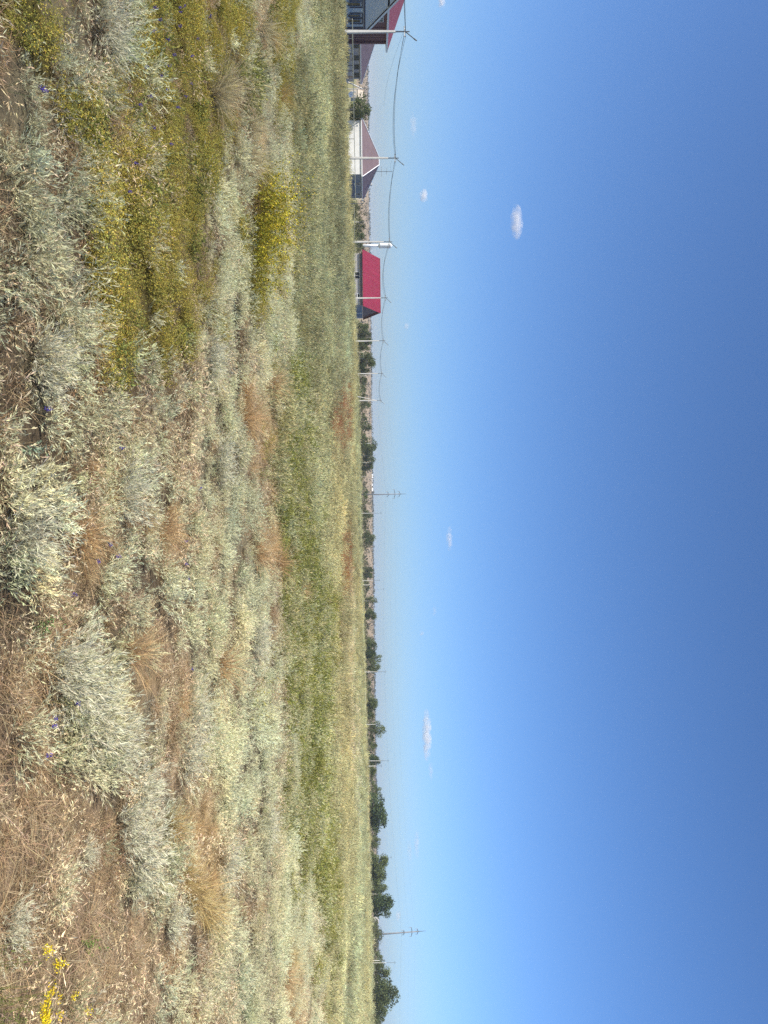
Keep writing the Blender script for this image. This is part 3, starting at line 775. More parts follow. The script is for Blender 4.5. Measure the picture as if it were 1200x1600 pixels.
# ------------------------------------------------------------------ water tower
g = G(384, 450); zt0 = P(384, 593, 450).z; zt1 = P(384, 612, 450).z
wt = empty('water_tower', g); tag(wt, 'silvery white water tower with a fat cylindrical tank on a slim column', 'water tower')
part(MB().lathe([(.78, g.z - .5), (.78, zt0 - .6)], 18, (g.x, g.y)), 'column', M['silver'], wt, True)
part(MB().lathe([(.78, zt0 - .6), (1.5, zt0), (1.5, zt1 - .6), (.3, zt1 + .3), (.12, zt1 + .5)], 20, (g.x, g.y)), 'tank', M['silver'], wt)
part(MB().lathe([(1.56, zt0 + .05), (1.56, zt0 + .25)], 20, (g.x, g.y)), 'tank_ring', M['steel'], wt)
part(MB().tube([(g.x + .9, g.y - .5, g.z), (g.x + 1.2, g.y - 1.05, zt1 - .6)], .06, n=5), 'ladder', M['steel'], wt)

# ------------------------------------------------------------------ street poles and their wires
POLES = [  # u, D, w_top, label
 (50, 82, 640, 'white concrete street lamp pole in front of the grey block house'),
 (247, 110, 623, 'white concrete street lamp pole in front of the white house'),
 (378, 128, 613, 'white concrete street lamp pole beside the water tower'),
 (466, 164, 606, 'white concrete street lamp pole in front of the red roofed house'),
 (533, 191, 602, 'white concrete street lamp pole between the red roofed house and the braced pole'),
 (584, 214, 599, 'white concrete street lamp pole between the red roofed house and the braced pole'),
 (626, 237, 597, 'white concrete street lamp pole with a slanting brace strut')]
tops = []
for i, (u, D, wt_, lab) in enumerate(POLES):
    g = G(u, D); zt = P(u, wt_, D).z; H = zt - g.z
    r = empty('street_lamp_pole', g); tag(r, lab, 'utility pole', 'poles along the village street')
    lean = Vector((random.uniform(-.012, .012), random.uniform(-.01, .01), 0)) * H
    f = .80
    b = MB(); a0, a1 = .155, .095; tp = Vector((0, 0, H * f)) + lean * f
    b.v = [(-a0, -a0, -.4), (a0, -a0, -.4), (a0, a0, -.4), (-a0, a0, -.4)] + [(tp.x + sx * a1, tp.y + sy * a1, tp.z) for sx, sy in ((-1, -1), (1, -1), (1, 1), (-1, 1))]
    b.f = [(0, 3, 2, 1), (4, 5, 6, 7), (0, 1, 5, 4), (1, 2, 6, 5), (2, 3, 7, 6), (3, 0, 4, 7)]
    b.build('shaft', M['concrete'], r)
    T = Vector((0, 0, H)) + lean
    MB().tube([tuple(tp - Vector((0, 0, .5))), tuple(T)], .085, .06, 8).build('steel_top', M['steel'], r)
    cz = H * .925; C = lean * .92 + Vector((0, 0, cz))
    MB().tube([(C.x - .62, C.y + .1, C.z), (C.x + .62, C.y - .1, C.z)], .045, n=6).build('crossarm', M['steel'], r)
    for k in (-.56, -.2, .56):
        MB().lathe([(.035, C.z + .02), (.06, C.z + .05), (.045, C.z + .12), (.02, C.z + .16)], 8, (C.x + k, C.y - k * .16)).build('insulator', M['porcelain'], r)
    A0 = lean * .94 + Vector((0, 0, H * .94)); A1 = A0 + Vector((.95, -.25, .95))
    MB().tube([tuple(A0), tuple(A1)], .05, n=6).build('lamp_arm', M['steel'], r)
    hd = MB().tube([tuple(A1 - Vector((.03, 0, .03))), tuple(A1 + Vector((.22, -.06, .24)))], .08, .055, 8); hd.build('lamp_head', M['steel'], r)
    if i == 6:
        q = G(619, 237.5) - g; MB().tube([(q.x, q.y, q.z - .3), (tp.x, tp.y, tp.z)], .12, .09, 6).build('brace_strut', M['concrete'], r)
    tops.append([g + C + Vector((k, -k * .16, .15)) for k in (-.56, -.2, .56)])
def catenary(a, b, sag, n=22):
    return [tuple(a.lerp(b, t) - Vector((0, 0, sag * 4 * t * (1 - t)))) for t in np.linspace(0, 1, n)]
# the line also arrives from beside the field, past the frame
pre = [p + Vector((-3.5, -36, .2)) for p in tops[0]]
for i, (A, B) in enumerate(zip([pre] + tops[:-1], tops)):
    span = (A[0] - B[0]).length
    for k in range(3):
        base = A[k]; pts_ = [Vector(p) - base for p in catenary(A[k], B[k], .021 * span + .12 * k)]
        w = MB().tube([tuple(p) for p in pts_], .016, n=4, cap=False).build('overhead_wire', M['wire'], None, base)
        tag(w, 'thin dark wire sagging between the white street lamp poles', 'wire', 'wires of the street line')
# thin service wires to the houses
for A, B in ((tops[0][0], P(165, 600, 150)), (tops[1][0], P(268, 612, 167)), (tops[3][2], Vector((-60, 206.5, 6.2)))):
    w = MB().tube([tuple(Vector(p) - A) for p in catenary(A, B, .5)], .010, n=4, cap=False).build('service_wire', M['wire'], None, A)
    tag(w, 'very thin service wire from a street lamp pole towards a house', 'wire', 'service wires to the houses')

# poles behind: telephone and yard poles
for u, w0, w1, D, r_, lab in (
 (139, 545, 577, 150, .11, 'grey pole leaning beside its brace by the garden tree'), (152, 548, 574, 175, .06, 'very thin grey pole rising from the garden tree'),
 (347, 553, 570, 190, .09, 'short pale pole among the low garden bushes'), (587.5, 559, 582, 250, .10, 'short pale pole just behind a street lamp pole'),
 (693, 562, 591, 300, .13, None), (704, 562, 583, 320, .06, None), (712, 570, 587, 320, .10, None), (723, 564, 586, 320, .10, None), (745, 563, 577, 330, .08, None),
 (802, 563, 597, 300, .12, None), (907, 567, 594, 320, .13, None), (914, 567, 586, 320, .14, None), (921, 566, 601, 340, .05, None), (939, 568, 590, 320, .12, None),
 (1050, 569, 604, 270, .14, None), (1132, 571, 596, 280, .12, None), (1189, 572, 608, 265, .12, None), (1197, 571, 597, 265, .14, None),
 (1340, 573, 613, 262, .08, None), (1397, 576, 608, 250, .09, None), (1501, 578, 602, 240, .14, None), (1504.5, 578, 619, 240, .11, None)):
    g = G(u, D); t = P(u - .01 * (w1 - w0), w1, D) - g
    r = empty('distant_pole', g)
    tag(r, lab or 'distant pale concrete utility pole among the trees beyond the field', 'utility pole', 'distant poles beyond the field')
    f = .62
    MB().tube([(0, 0, -.3), tuple(t * f)], r_ * .85, r_ * .65, 6).build('shaft', M['concrete'], r)
    MB().tube([tuple(t * f), tuple(t)], r_ * .55, r_ * .35, 6).build('steel_top', M['steel'], r)
    MB().tube([(t.x * .95 - .5, t.y * .95, t.z * .95), (t.x * .95 + .5, t.y * .95, t.z * .95)], .04, n=5).build('crossarm', M['steel'], r)
    if u == 139:
        q = G(126, 148) - g; MB().tube([(q.x, q.y, q.z), tuple(t * .72)], .13, .10, 6).build('brace_strut', M['concrete'], r)

# ------------------------------------------------------------------ tall power masts with three crossarms, and their wires
masts = []
for u, wb, w1, D, lab in ((773, 563, 635, 333, 'tall grey power mast with three crossarms beside the far white buildings'),
                          (1461, 578, 666, 276, 'tall grey power mast with three crossarms among the bushy trees')):
    g = G(u, D); zt = P(u, w1, D).z - g.z
    r = empty('power_mast', g); tag(r, lab, 'power mast', 'tall power masts')
    ln = -.05 * zt if u > 1000 else -.008 * zt
    T = lambda f: Vector((ln * f, 0, zt * f))
    MB().tube([(0, 0, -.5), tuple(T(.86))], .30, .19, 10).build('shaft', M['mast'], r, smooth=True)
    MB().tube([tuple(T(.86)), tuple(T(1.0))], .13, .04, 8).build('lightning_spike', M['steel'], r)
    arms = []
    for f, hw, y_ in ((.60, 1.1, 1), (.74, 1.9, 1), (.845, 1.2, 1)):
        c = T(f); MB().tube([(c.x - hw, c.y - .5, c.z), (c.x + hw, c.y + .5, c.z)], .09, n=6).build('crossarm', M['steel'], r)
        MB().tube([(c.x - hw * .7, c.y - .35, c.z + .06), (c.x, c.y, c.z + .6), (c.x + hw * .7, c.y + .35, c.z + .06)], .05, n=5).build('arm_stay', M['steel'], r)
        for s in (-1, 1):
            e = Vector((c.x + s * hw, c.y + s * .5, c.z))
            MB().tube([tuple(e), tuple(e - Vector((0, 0, .75)))], .07, n=6).build('insulator_string', M['porcelain'], r)
            arms.append(g + e - Vector((0, 0, .75)))
    masts.append(arms)
for k in (0, 1, 3, 5):
    A, B = masts[0][k], masts[1][k]
    for a, b in ((A - (B - A), A), (A, B), (B, B + (B - A))):
        sgn = MB().tube([tuple(Vector(p) - a) for p in catenary(a, b, 3.2)], .006, n=4, cap=False).build('power_wire', M['wire'], None, a)
        tag(sgn, 'faint long power wire strung between the tall masts', 'wire', 'wires of the tall masts')

# ------------------------------------------------------------------ gas pipes on posts
def gas_pipe(pts_, r_, label, post_step=1, posts=True):
    root = empty('gas_pipe', (pts_[0].x, pts_[0].y, tz(pts_[0].x, pts_[0].y))); tag(root, label, 'pipe')
    part(MB().tube([tuple(p) for p in pts_], r_, n=8), 'pipe', M['pipe'], root, True)
    if posts:
        for p in pts_[::post_step]:
            z0 = tz(p.x, p.y)
            if p.z - r_ > z0 + .05: part(MB().tube([(p.x, p.y, z0 - .2), (p.x, p.y, p.z - r_)], .045, n=6), 'post', M['steel'], root)
gp = []
for u, w, D in ((30, 550.5, 86), (60, 551, 91), (93, 551.5, 97), (130, 552, 104), (171, 552.7, 113), (188, 553, 117), (217, 553.6, 123), (248, 554.4, 131), (280, 555, 138), (311, 555.6, 146)):
    gp.append(P(u, w, D))
gas_pipe(gp + [P(311.5, 568, 146.3), P(318, 568, 148), P(318.5, 556, 148.3)], .05, 'pale gas pipe on posts running past the village houses')
gp = [P(u, w, D) for u, w, D in ((322, 553.4, 165), (345, 553.6, 172), (370, 553.8, 180), (392, 554, 188))]
gas_pipe(gp, .06, 'pale gas pipe low above the grass beside the red roofed house')
gp = [P(u, w, D) for u, w, D in ((497, 570, 226), (503.5, 570, 226.5), (504, 557.6, 227), (520, 557.8, 229), (535, 558, 231), (550, 558.2, 233), (550.5, 568, 233.2), (560, 568, 235))]
gas_pipe(gp, .07, 'pale gas pipe with upright loops between two street lamp poles')
gp = []
for u in range(680, 1681, 24):
    D = 292 - (u - 680) * .07; g = G(u, D); gp.append(g + Vector((0, 0, .36)))
gas_pipe(gp, .06, 'long pale gas pipe on short posts along the far meadow edge', 2)

# ------------------------------------------------------------------ trees and bushes beyond the field
def crown_mesh(seed, lobes, leaves, spread=1.0, leaf=.055, low=.12, dark=(.07, .10, .042), light=(.18, .205, .09), spiky=0.35):
    """crown in a unit box (height 1, width 1) of many leaf clumps"""
    rng = np.random.default_rng(seed); g = VG()
    L = []
    for k in range(lobes):
        z = rng.uniform(low + .12, .86); wmax = .40 * math.sin(math.pi * min(1, max(.08, (z - low) / (1 - low) * .78 + .16))) + .05
        a = rng.uniform(0, 6.28); q = wmax * math.sqrt(rng.uniform(.1, 1))
        L.append((q * math.cos(a), q * math.sin(a), z, rng.uniform(.08, .23), rng.uniform(.6, 1.4)))
    L.append((0, 0, .5, .30, .9)); L.append((0, 0, .28 + low * .3, .24, .8)); L.append((rng.uniform(-.1, .1), 0, .8, .13, 1.0))
    per = leaves // len(L)
    for (cx, cy, cz, r, tone) in L:
        n = per; dv = rng.normal(size=(n, 3)); dv /= np.linalg.norm(dv, axis=1, keepdims=True)
        rr = r * rng.uniform(.25, 1.12, n) ** .6
        pos = np.array([cx, cy, cz]) + dv * rr[:, None] * np.array([1, 1, .85])
        if spiky: pos = pos + dv * (rng.uniform(0, spiky, n) ** 2)[:, None] * r
        t = rng.uniform(0, 1, (n, 1)); col = (np.array(dark) * (1 - t) + np.array(light) * t) * tone
        g.leaflets(pos, rng.normal(size=(n, 3)) + dv * .8, rng.uniform(.6, 1.3, n) * leaf, rng.uniform(.5, 1.0, n) * leaf * .75, col, rng)
    return g.mesh('crown'), L

def trunk_mesh(seed, L, r=.022):
    rng = random.Random(seed); m = MB()
    m.tube([(0, 0, -.03), (rng.uniform(-.02, .02), .01, .28), (rng.uniform(-.03, .03), 0, .62)], r, r * .4, 6)
    for (x, y, z, rr, _) in L[:7]:
        z0 = max(.12, z * .5); m.tube([(0, 0, z0), (x * .5, y * .5, z0 + (z - z0) * .6), (x, y, z)], r * .45, r * .15, 5)
    return m.mesh('trunk')

TP = []
for k, kw in enumerate((dict(lobes=16, leaves=2600, leaf=.07), dict(lobes=20, leaves=3000, low=.05, leaf=.07), dict(lobes=13, leaves=2300, low=.2, leaf=.07),
                        dict(lobes=18, leaves=2600, spiky=.8, leaf=.08, low=.06, dark=(.045, .07, .033), light=(.10, .135, .06)),
                        dict(lobes=11, leaves=1400, low=.22, leaf=.065))):
    me, L = crown_mesh(900 + k, **kw); me.materials.append(M['tree_leaf'])
    t = trunk_mesh(k, L); t.materials.append(M['bark']); TP.append((me, t))
BP = []
for k, kw in enumerate((dict(lobes=14, leaves=900, low=-.1), dict(lobes=18, leaves=1000, low=-.1, dark=(.075, .09, .04), light=(.15, .165, .075)), dict(lobes=9, leaves=520, low=-.1, dark=(.08, .085, .045), light=(.15, .15, .08)))):
    me, L = crown_mesh(950 + k, leaf=.085, **kw); me.materials.append(M['tree_leaf'])
    t = trunk_mesh(60 + k, L, .02); t.materials.append(M['bark']); BP.append((me, t))

def plant_tree(u, wtop, wid, D, kind, protos, name, label, cat, group):
    g = G(u, D); H = P(u, wtop, D).z - g.z
    H = max(H, .8); W = wid * D / F_PX * 1.12
    r = empty(name, g, random.uniform(0, 6.28)); r.scale = (W * random.uniform(.8, 1.2), W * random.uniform(.8, 1.2), H * 1.02); tag(r, label, cat, group)
    cm, tm_ = protos[kind % len(protos)]
    add('crown' if cat == 'tree' else 'foliage', cm, None, r); add('trunk' if cat == 'tree' else 'stem', tm_, None, r)
TREES = [  # u, w_top, width px, depth, kind, own label
 (172, 581, 40, 160, 0, 'bushy grey green tree between the low grey house and the white house'),
 (511, 576, 16, 262, 1, None), (522, 581, 18, 268, 0, None), (534, 581, 16, 264, 1, None), (543, 577, 12, 262, 2, None),
 (564, 586, 26, 258, 1, 'dark rounded tree between two street lamp poles'), (579, 579, 14, 262, 0, None),
 (699, 590, 26, 318, 0, None), (716, 586, 15, 322, 2, None), (728, 583, 14, 325, 1, None),
 (806, 585, 9, 325, 4, None), (842, 586, 20, 330, 2, None), (890, 584, 11, 330, 3, None), (899, 582, 11, 330, 1, None), (937, 591, 10, 320, 4, None),
 (961, 588, 17, 315, 1, 'small round dark tree beside the thin pale poles'), (1007, 590, 20, 300, 0, None),
 (1024, 588, 16, 300, 3, None), (1032, 598, 16, 296, 4, None), (1045, 594, 12, 300, 2, None),
 (1099, 590, 22, 290, 1, None), (1118, 586, 18, 290, 0, None), (1139, 604, 27, 285, 4, 'open crowned tall tree with sky showing through its top'),
 (1188, 595, 14, 275, 3, None), (1203, 588, 12, 272, 1, None), (1240, 597, 18, 275, 4, None),
 (1270, 605, 46, 258, 3, 'broad dark tree with ragged upright sprays'), (1318, 596, 16, 262, 4, None),
 (1349, 606, 38, 250, 1, 'dense dark green tree beside the spiky tree'), (1372, 605, 30, 252, 0, None), (1390, 605, 20, 256, 2, None),
 (1416, 615, 38, 246, 3, 'dark spiky tree with drooping sprays beside the bare gap'),
 (1518, 609, 26, 244, 2, None), (1551, 625, 44, 238, 0, 'tallest round crowned tree at the end of the tree row'), (1566, 610, 24, 246, 1, None), (1584, 605, 22, 242, 2, None)]
for u, wt_, wd, D, k, lab in TREES:
    plant_tree(u, wt_, wd, D, k, TP, 'garden_tree', lab or ('dark green tree growing behind the street lamp poles' if u < 600 else 'tree of the scrub row beside the distant short poles' if u < 960 else 'green tree in the thicket with an open crowned tall tree' if u < 1240 else 'tree in the dense dark stand beside the tall power mast'), 'tree', 'trees beyond the field')
# lower bushes fill the row: (from u, to u, top, depth)
for u0, u1, wt_, D in ((52, 82, 543, 108), (315, 392, 570, 200), (503, 600, 571, 275), (588, 622, 573, 272), (624, 690, 576, 290), (690, 772, 576, 335), (773, 803, 577, 330),
                       (808, 830, 576, 330), (832, 885, 576, 335), (885, 945, 577, 332), (945, 1000, 577, 325), (1000, 1052, 579, 308), (1053, 1075, 583, 300), (1085, 1130, 582, 296), (1130, 1182, 586, 290),
                       (1195, 1250, 586, 280), (1250, 1335, 587, 268), (1335, 1400, 590, 262), (1435, 1456, 595, 262), (1452, 1512, 598, 258), (1505, 1600, 597, 256), (1590, 1680, 598, 250)):
    u = u0
    while u < u1:
        wd = random.uniform(10, 19) * (270 / D) ** .5; tp_ = wt_ + 1.5 + random.uniform(-7, 5) * (.5 if D < 150 else 1)
        plant_tree(u + wd / 2, tp_, wd * 1.25, D + random.uniform(-7, 9), random.randint(0, 2), BP, 'scrub_bush', 'low grey green bush in the scrub row beyond the field' if D > 150 else 'low dark bush in front of the two-storey house', 'bush', 'bushes beyond the field' if D > 150 else 'bushes by the two-storey house')
        u += wd * random.uniform(.62, 1.0) if not (832 < u < 885 or 1290 < u < 1335) else wd * random.uniform(1.0, 1.7)
# far wood on the crest of the hill, one mass
g = VG(); rng = np.random.default_rng(5)
n = 5200; xs = rng.uniform(-1100, 1200, n); ys = rng.uniform(1290, 1420, n)
dens = fbm(xs / 60, ys / 300, 201); k = rng.uniform(0, 1, n) < (dens - .25) * 1.6; xs, ys = xs[k], ys[k]; n = len(xs)
hh = rng.uniform(1.2, 3.6, n)
for rep in range(5):
    pos = np.stack([xs + rng.normal(0, 1.6, n), ys + rng.normal(0, 2, n), terrain(xs, ys) + hh * rng.uniform(.1, .9, n)], 1)
    g.leaflets(pos, rng.normal(size=(n, 3)), rng.uniform(1.2, 2.6, n), rng.uniform(1.0, 2.0, n), jit((.05, .058, .034), n, .25, rng), rng)
o = add('far_wood', g.mesh('far_wood'), M['tree_leaf']); tag(o, 'thin dark line of trees along the far hill crest', 'wood', kind='stuff')
# scattered scrub on the hill side
g = VG(); n = 2600; xs = rng.uniform(-700, 900, n); ys = rng.uniform(480, 1200, n)
for rep in range(8):
    pos = np.stack([xs + rng.normal(0, 1.6, n), ys + rng.normal(0, 1.6, n), terrain(xs, ys) + rng.uniform(.1, 2.2, n)], 1)
    g.leaflets(pos, rng.normal(size=(n, 3)), rng.uniform(.9, 2.0, n), rng.uniform(.7, 1.5, n), jit((.065, .068, .04), n, .25, rng), rng)
o = add('hill_scrub', g.mesh('hill_scrub'), M['tree_leaf']); tag(o, 'scattered dark scrub dotted over the tan hillside', 'scrub', kind='stuff')

# ------------------------------------------------------------------ single plants that stand out in the field
def split_mesh(g, name, idx):
    n0 = len(g.v[0]) if idx else 0
    if idx == 0: return mesh_np(name, g.v[0], [g.t[0]], g.c[0])
    return mesh_np(name, np.concatenate(g.v[1:]), [np.concatenate(g.t[1:]) - len(g.v[0])], np.concatenate(g.c[1:]))
WB = []
for k in range(3):
    g = wormwood(1500 + k, 130, .16, .36, 15, c=(.55, .53, .36), c2=(.68, .65, .47)); a, b = split_mesh(g, 'stems', 0), split_mesh(g, 'foliage', 1)
    for m in (a, b): m.materials.append(M['plant'])
    WB.append((a, b))
for w, u, s in ((215, 1335, 1.1), (195, 1290, .8), (215, 1235, .85), (115, 1075, .95), (85, 1045, .8), (140, 1125, .9), (175, 1165, .85),
                (290, 1180, 1.0), (300, 1120, .9), (25, 830, .75), (190, 770, .8), (60, 570, .75), (345, 720, 1.0), (330, 560, 1.0), (160, 45, .85),
                (15, 1450, .5), (135, 1335, .35), (270, 1440, .8), (350, 1350, 1.0), (420, 1290, 1.2), (400, 1000, 1.1)):
    p = ground_hit(u, w - 12); r = empty('wormwood_bush', p, random.uniform(0, 6)); s *= random.uniform(.8, .95); r.scale = (s, s, s * random.uniform(.72, .9))
    lab = ('large silver wormwood bush with dark woody base at the brown grass edge' if u > 1200 and w < 245 else
           'small silver wormwood bush standing within the brown dry grass' if u > 1400 and w < 290 else
           'broad pale wormwood bush beside the violet larkspur flowers' if 1000 < u < 1250 and w < 210 else
           'grey wormwood bush bordering the olive yellow ground cover' if u < 100 else
           'silver wormwood bush in the pale band before the green belt' if w > 280 else
           'feathery silver wormwood bush among straw grass and brown hollows')
    tag(r, lab, 'bush', 'silver wormwood bushes')
    a, b = WB[random.randint(0, 2)]; add('stems', a, None, r); add('foliage', b, None, r)
TU = {}
for nm, c, c2 in (('golden', (.58, .42, .17), (.66, .50, .24)), ('orange', (.66, .44, .22), (.74, .53, .29)), ('pale straw', (.62, .53, .30), (.66, .58, .36))):
    TU[nm] = []
    for k in range(2):
        m = tuft(1601 + k, 260, .07, .38, c, c2, 3, 52).mesh('blades'); m.materials.append(M['plant']); TU[nm].append(m)
for nm, w, u, s in (('golden', 300, 1400, 1.5), ('golden', 285, 1370, 1.1), ('golden', 320, 1430, 1.2), ('orange', 120, 840, .9), ('orange', 250, 828, 1.0), ('orange', 380, 655, 2.0), ('orange', 340, 1040, 1.5), ('orange', 400, 862, 1.9),
                    ('orange', 205, 1020, 1.0), ('golden', 265, 1290, .9), ('pale straw', 335, 150, 1.7), ('pale straw', 345, 130, 1.5), ('pale straw', 385, 245, 2.0), ('pale straw', 395, 265, 1.7), ('pale straw', 410, 45, 2.2), ('golden', 425, 60, 1.8),
                    ('pale straw', 390, 200, 1.7), ('orange', 435, 880, 2.0), ('golden', 440, 150, 2.2), ('orange', 445, 1530, 3.0), ('golden', 450, 1500, 2.6), ('orange', 470, 920, 2.2), ('orange', 425, 600, 2.0)):
    p = ground_hit(u, w - 8); o = add('grass_tussock', random.choice(TU[nm]), None, None, p, random.uniform(0, 6)); s = min(s * .9, 1.5); o.scale = (s, s, s)
    tag(o, 'fine bladed %s bunch grass tussock among the wormwood' % nm, 'grass tussock', '%s tussocks' % nm)
# bright yellow flowering bushes
for w, u, s in ((388, 320, 2.2), (392, 345, 2.0), (386, 372, 1.6), (385, 420, 1.7), (395, 300, 1.5)):
    p = ground_hit(u, w); m = bedstraw(int(1700 + u), 90, .2, .3, 14, (.36, .32, .05), (.80, .62, .06), 620).mesh('yellow_flowering_bush')
    o = add('yellow_flowering_bush', m, M['plant'], None, p); o.scale = (s, s, s)
    tag(o, 'bright yellow flowering low bush beyond the olive ground cover', 'bush', 'bright yellow bushes')
# larkspur: a thin stem with violet blossoms
def larkspur(seed):
    rng = np.random.default_rng(seed); g = VG(); h = .34
    g.strips(np.zeros((3, 3)), dirs(3, 2, 18, rng), np.array([h, h * .8, h * .65]), np.full(3, .003), rng.normal(0, .1, (3, 3)), jit((.12, .15, .05), 3, .1, rng), jit((.16, .2, .07), 3, .1, rng), 5, rng)
    st = g.mesh('stem'); f = VG(); n = 26; ctr = np.array([0, 0, h * .92]) + rng.normal(0, .008, (n, 3)) * np.array([1, 1, 1.5])
    f.leaflets(ctr, rng.normal(size=(n, 3)), rng.uniform(.010, .019, n), rng.uniform(.007, .012, n), jit((.12, .085, .36), n, .2, rng), rng)
    bl = f.mesh('blossom')
    for m in (st, bl): m.materials.append(M['plant'])
    return st, bl
LK = [larkspur(1800 + k) for k in range(3)]
for w, u in ((10, 138), (16, 141), (233, 12), (283, 12), (290, 9), (283, 18), (230, 48), (258, 62), (281, 40), (258, 102), (302, 88), (256, 140), (222, 150), (205, 164), (278, 168), (194, 255), (315, 763), (143, 852), (121, 878), (158, 870),
             (292, 846), (293, 882), (296, 905), (303, 1046), (30, 1136), (34, 1124), (24, 1181), (79, 1100), (240, 30), (310, 60), (268, 85), (245, 118), (232, 200), (300, 130), (262, 225), (215, 105), (292, 150), (330, 25), (180, 300), (70, 930), (165, 700), (20, 640)):
    st, bl = random.choice(LK); p = ground_hit(u, w - 26 * (w / 300 + .55)); d = p.y
    top = P(u, w, d); s = max(.6, min(1.6, (top.z - p.z) / .31))
    r = empty('larkspur', p, random.uniform(0, 6)); r.scale = (s, s, s); tag(r, 'violet larkspur blossom on a thin stem in the field', 'flower', 'violet larkspur flowers')
    add('stem', st, None, r); add('blossom', bl, None, r)
# yellow flower heads close by
def yellowhead(seed):
    rng = np.random.default_rng(seed); g = VG(); h = .36
    g.strips(np.zeros((2, 3)), dirs(2, 2, 12, rng), np.array([h, h * .7]), np.full(2, .0035), rng.normal(0, .1, (2, 3)), jit((.13, .14, .05), 2, .1, rng), jit((.2, .2, .06), 2, .1, rng), 5, rng)
    n = 14; g.leaflets(rng.uniform(0, 1, (n, 1)) * np.array([[0, 0, h * .8]]), rng.normal(size=(n, 3)), rng.uniform(.015, .04, n), rng.uniform(.003, .006, n), jit((.14, .16, .05), n, .2, rng), rng)
    st = g.mesh('stem'); f = VG(); n = 34; ctr = np.array([0, 0, h]) + rng.normal(0, .010, (n, 3)) * np.array([1.2, 1.2, .9])
    f.leaflets(ctr, rng.normal(size=(n, 3)) + np.array([0, 0, .6]), rng.uniform(.006, .011, n), rng.uniform(.005, .009, n), jit((.74, .56, .03), n, .2, rng), rng)
    fl = f.mesh('flower_head')
    for m in (st, fl): m.materials.append(M['plant'])
    return st, fl
YH = [yellowhead(1900 + k) for k in range(3)]
for w, u in ((75, 1485), (70, 1484), (88, 1503), (96, 1507), (87, 1509), (80, 1545), (92, 1558), (113, 1557), (75, 1552), (55, 1578), (60, 1588), (50, 1592), (40, 1590), (137, 1578), (92, 1585), (36, 1567), (68, 1598), (30, 1597), (45, 1582), (58, 1570), (22, 1590), (74, 1592)):
    st, fl = random.choice(YH); p0 = P(u, w, 3.0)
    D = 3.0
    while True:            # the head hangs a third of a metre above the ground
        q = P(u, w, D)
        if q.z - tz(q.x, q.y) < .33 or D > 9: break
        D += .02
    p = Vector((q.x, q.y, tz(q.x, q.y))); r = empty('yellow_flower', p, random.uniform(0, 6)); s = random.uniform(.9, 1.05); r.scale = (s, s, .92)
    tag(r, 'small yellow flower head on a slim stem over brown dry grass', 'flower', 'yellow flowers over the brown grass')
    add('stem', st, None, r); add('flower_head', fl, None, r)
# orange blooms and odd green plants
for w, u, c, lab, s, h_ in ((533, 900, (.75, .36, .02), 'small orange yellow blooming weed in the far meadow', 1.0, .6), (547, 1272, (.70, .30, .03), 'small orange blooming weed beyond the green belt', 1.0, .6), (380, 1104, (.75, .6, .05), 'pale yellow blooming weed among silver wormwood', 1.0, .4)):
    p = ground_hit(u, w - 6); m = bedstraw(int(2000 + u), 40, .22, h_, 8, (.14, .15, .04), c, 300).mesh('blooming_weed')
    f_ = max(1.0, p.y / 30); o = add('blooming_weed', m, M['plant'], None, p); o.scale = (f_ * s,) * 3; tag(o, lab, 'weed')
for w, u, c, lab, s in ((130, 1475, (.13, .22, .05), 'lone fresh green seedling in the brown dry grass', .36), (33, 700, (.24, .29, .20), 'bluish green rosette plant among straw grass', .42), (55, 980, (.10, .19, .06), 'small dark green herb among the grey wormwood', .36)):
    p = ground_hit(u, w - 8); m = herb(int(2100 + u), 12, .05, .34, 12, c, tuple(x * 1.3 for x in c)).mesh('green_herb')
    o = add('green_herb', m, M['plant'], None, p); o.scale = (s, s, s); tag(o, lab, 'plant')

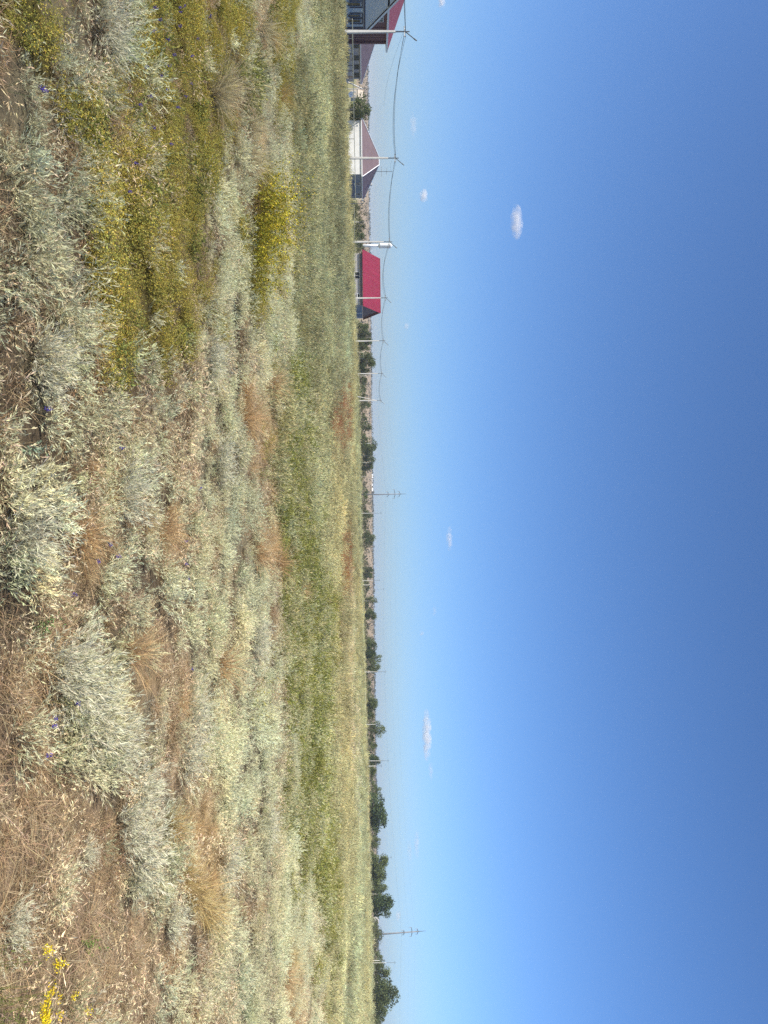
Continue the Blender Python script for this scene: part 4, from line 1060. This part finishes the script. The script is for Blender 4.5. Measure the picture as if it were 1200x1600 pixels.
# ------------------------------------------------------------------ clouds: small bodies of mist far off
def cloud(u, w, du, dw, dens, label):
    D = 7000; c = P(u, w, D); k = D / F_PX
    bm_ = MB().lathe([(.02, -1), (.6, -.8), (.9, -.4), (1, 0), (.9, .4), (.6, .8), (.02, 1)], 16)
    me = bm_.mesh('cloud', True)
    m, t, out = new_mat('cloud_mist'); N = t.nodes.new; L = t.links.new
    tc = N('ShaderNodeTexCoord'); ln = N('ShaderNodeVectorMath'); ln.operation = 'LENGTH'; L(tc.outputs['Object'], ln.inputs[0])
    mp = N('ShaderNodeMapping'); mp.inputs['Scale'].default_value = (du / dw * .7, 1.2, 1.2); mp.inputs['Location'].default_value = (u, w, 0); L(tc.outputs['Object'], mp.inputs[0])
    no = N('ShaderNodeTexNoise'); no.inputs['Scale'].default_value = 1.1; no.inputs['Detail'].default_value = 4; L(mp.outputs[0], no.inputs['Vector'])
    a = N('ShaderNodeMath'); a.operation = 'SUBTRACT'; a.inputs[0].default_value = 1.0; L(ln.outputs['Value'], a.inputs[1])
    b = N('ShaderNodeMath'); b.operation = 'MULTIPLY_ADD'; L(no.outputs['Fac'], b.inputs[0]); b.inputs[1].default_value = 2.2; b.inputs[2].default_value = -1.12
    c_ = N('ShaderNodeMath'); c_.operation = 'ADD'; L(a.outputs[0], c_.inputs[0]); L(b.outputs[0], c_.inputs[1])
    d = N('ShaderNodeMath'); d.operation = 'MULTIPLY'; d.use_clamp = False; L(c_.outputs[0], d.inputs[0]); d.inputs[1].default_value = dens * .6
    e = N('ShaderNodeMath'); e.operation = 'MAXIMUM'; L(d.outputs[0], e.inputs[0]); e.inputs[1].default_value = 0.0
    v = N('ShaderNodeVolumePrincipled'); v.inputs['Color'].default_value = (.97, .97, .97, 1); L(e.outputs[0], v.inputs['Density'])
    L(v.outputs[0], out.inputs['Volume'])
    o = add('cloud', me, m, None, c); o.scale = (du * k / 2 * 1.25, dw * k * 1.2, dw * k / 2 * 1.5)
    tag(o, label, 'cloud', 'small clouds low in the sky')
F_ = 'faint wisp of cloud low in the blue sky'; S_ = 'small white puff of cloud in the blue sky'
for a in ((347, 807, 46, 14, .030, 'lone small ragged cloud high above the red roofed house'), (306, 662, 17, 10, .05, S_), (195, 646, 34, 8, .012, F_), (2, 690, 16, 9, .05, S_), (510, 635, 12, 6, .02, F_),
          (842, 702, 34, 8, .02, F_), (1149, 667, 70, 11, .035, 'long narrow white streak of cloud above the open crowned tree'), (1205, 673, 26, 6, .014, F_), (1318, 651, 40, 7, .014, F_), (1330, 640, 36, 6, .010, F_), (1431, 622, 15, 7, .02, F_), (990, 659, 7, 5, .025, F_), (955, 679, 14, 5, .012, F_)):
    cloud(*a)

# ------------------------------------------------------------------ the air over the plain
hx = MB().box(-3700, 3700, -330, 5300, -6, 34)
hm_, t, out = new_mat('air_haze'); v = t.nodes.new('ShaderNodeVolumePrincipled')
v.inputs['Color'].default_value = (.80, .88, 1.0, 1); v.inputs['Density'].default_value = .0002; v.inputs['Anisotropy'].default_value = 0.2
t.links.new(v.outputs[0], out.inputs['Volume'])
tag(hx.build('haze', hm_), 'thin bluish haze in the air over the plain', 'haze', kind='stuff')
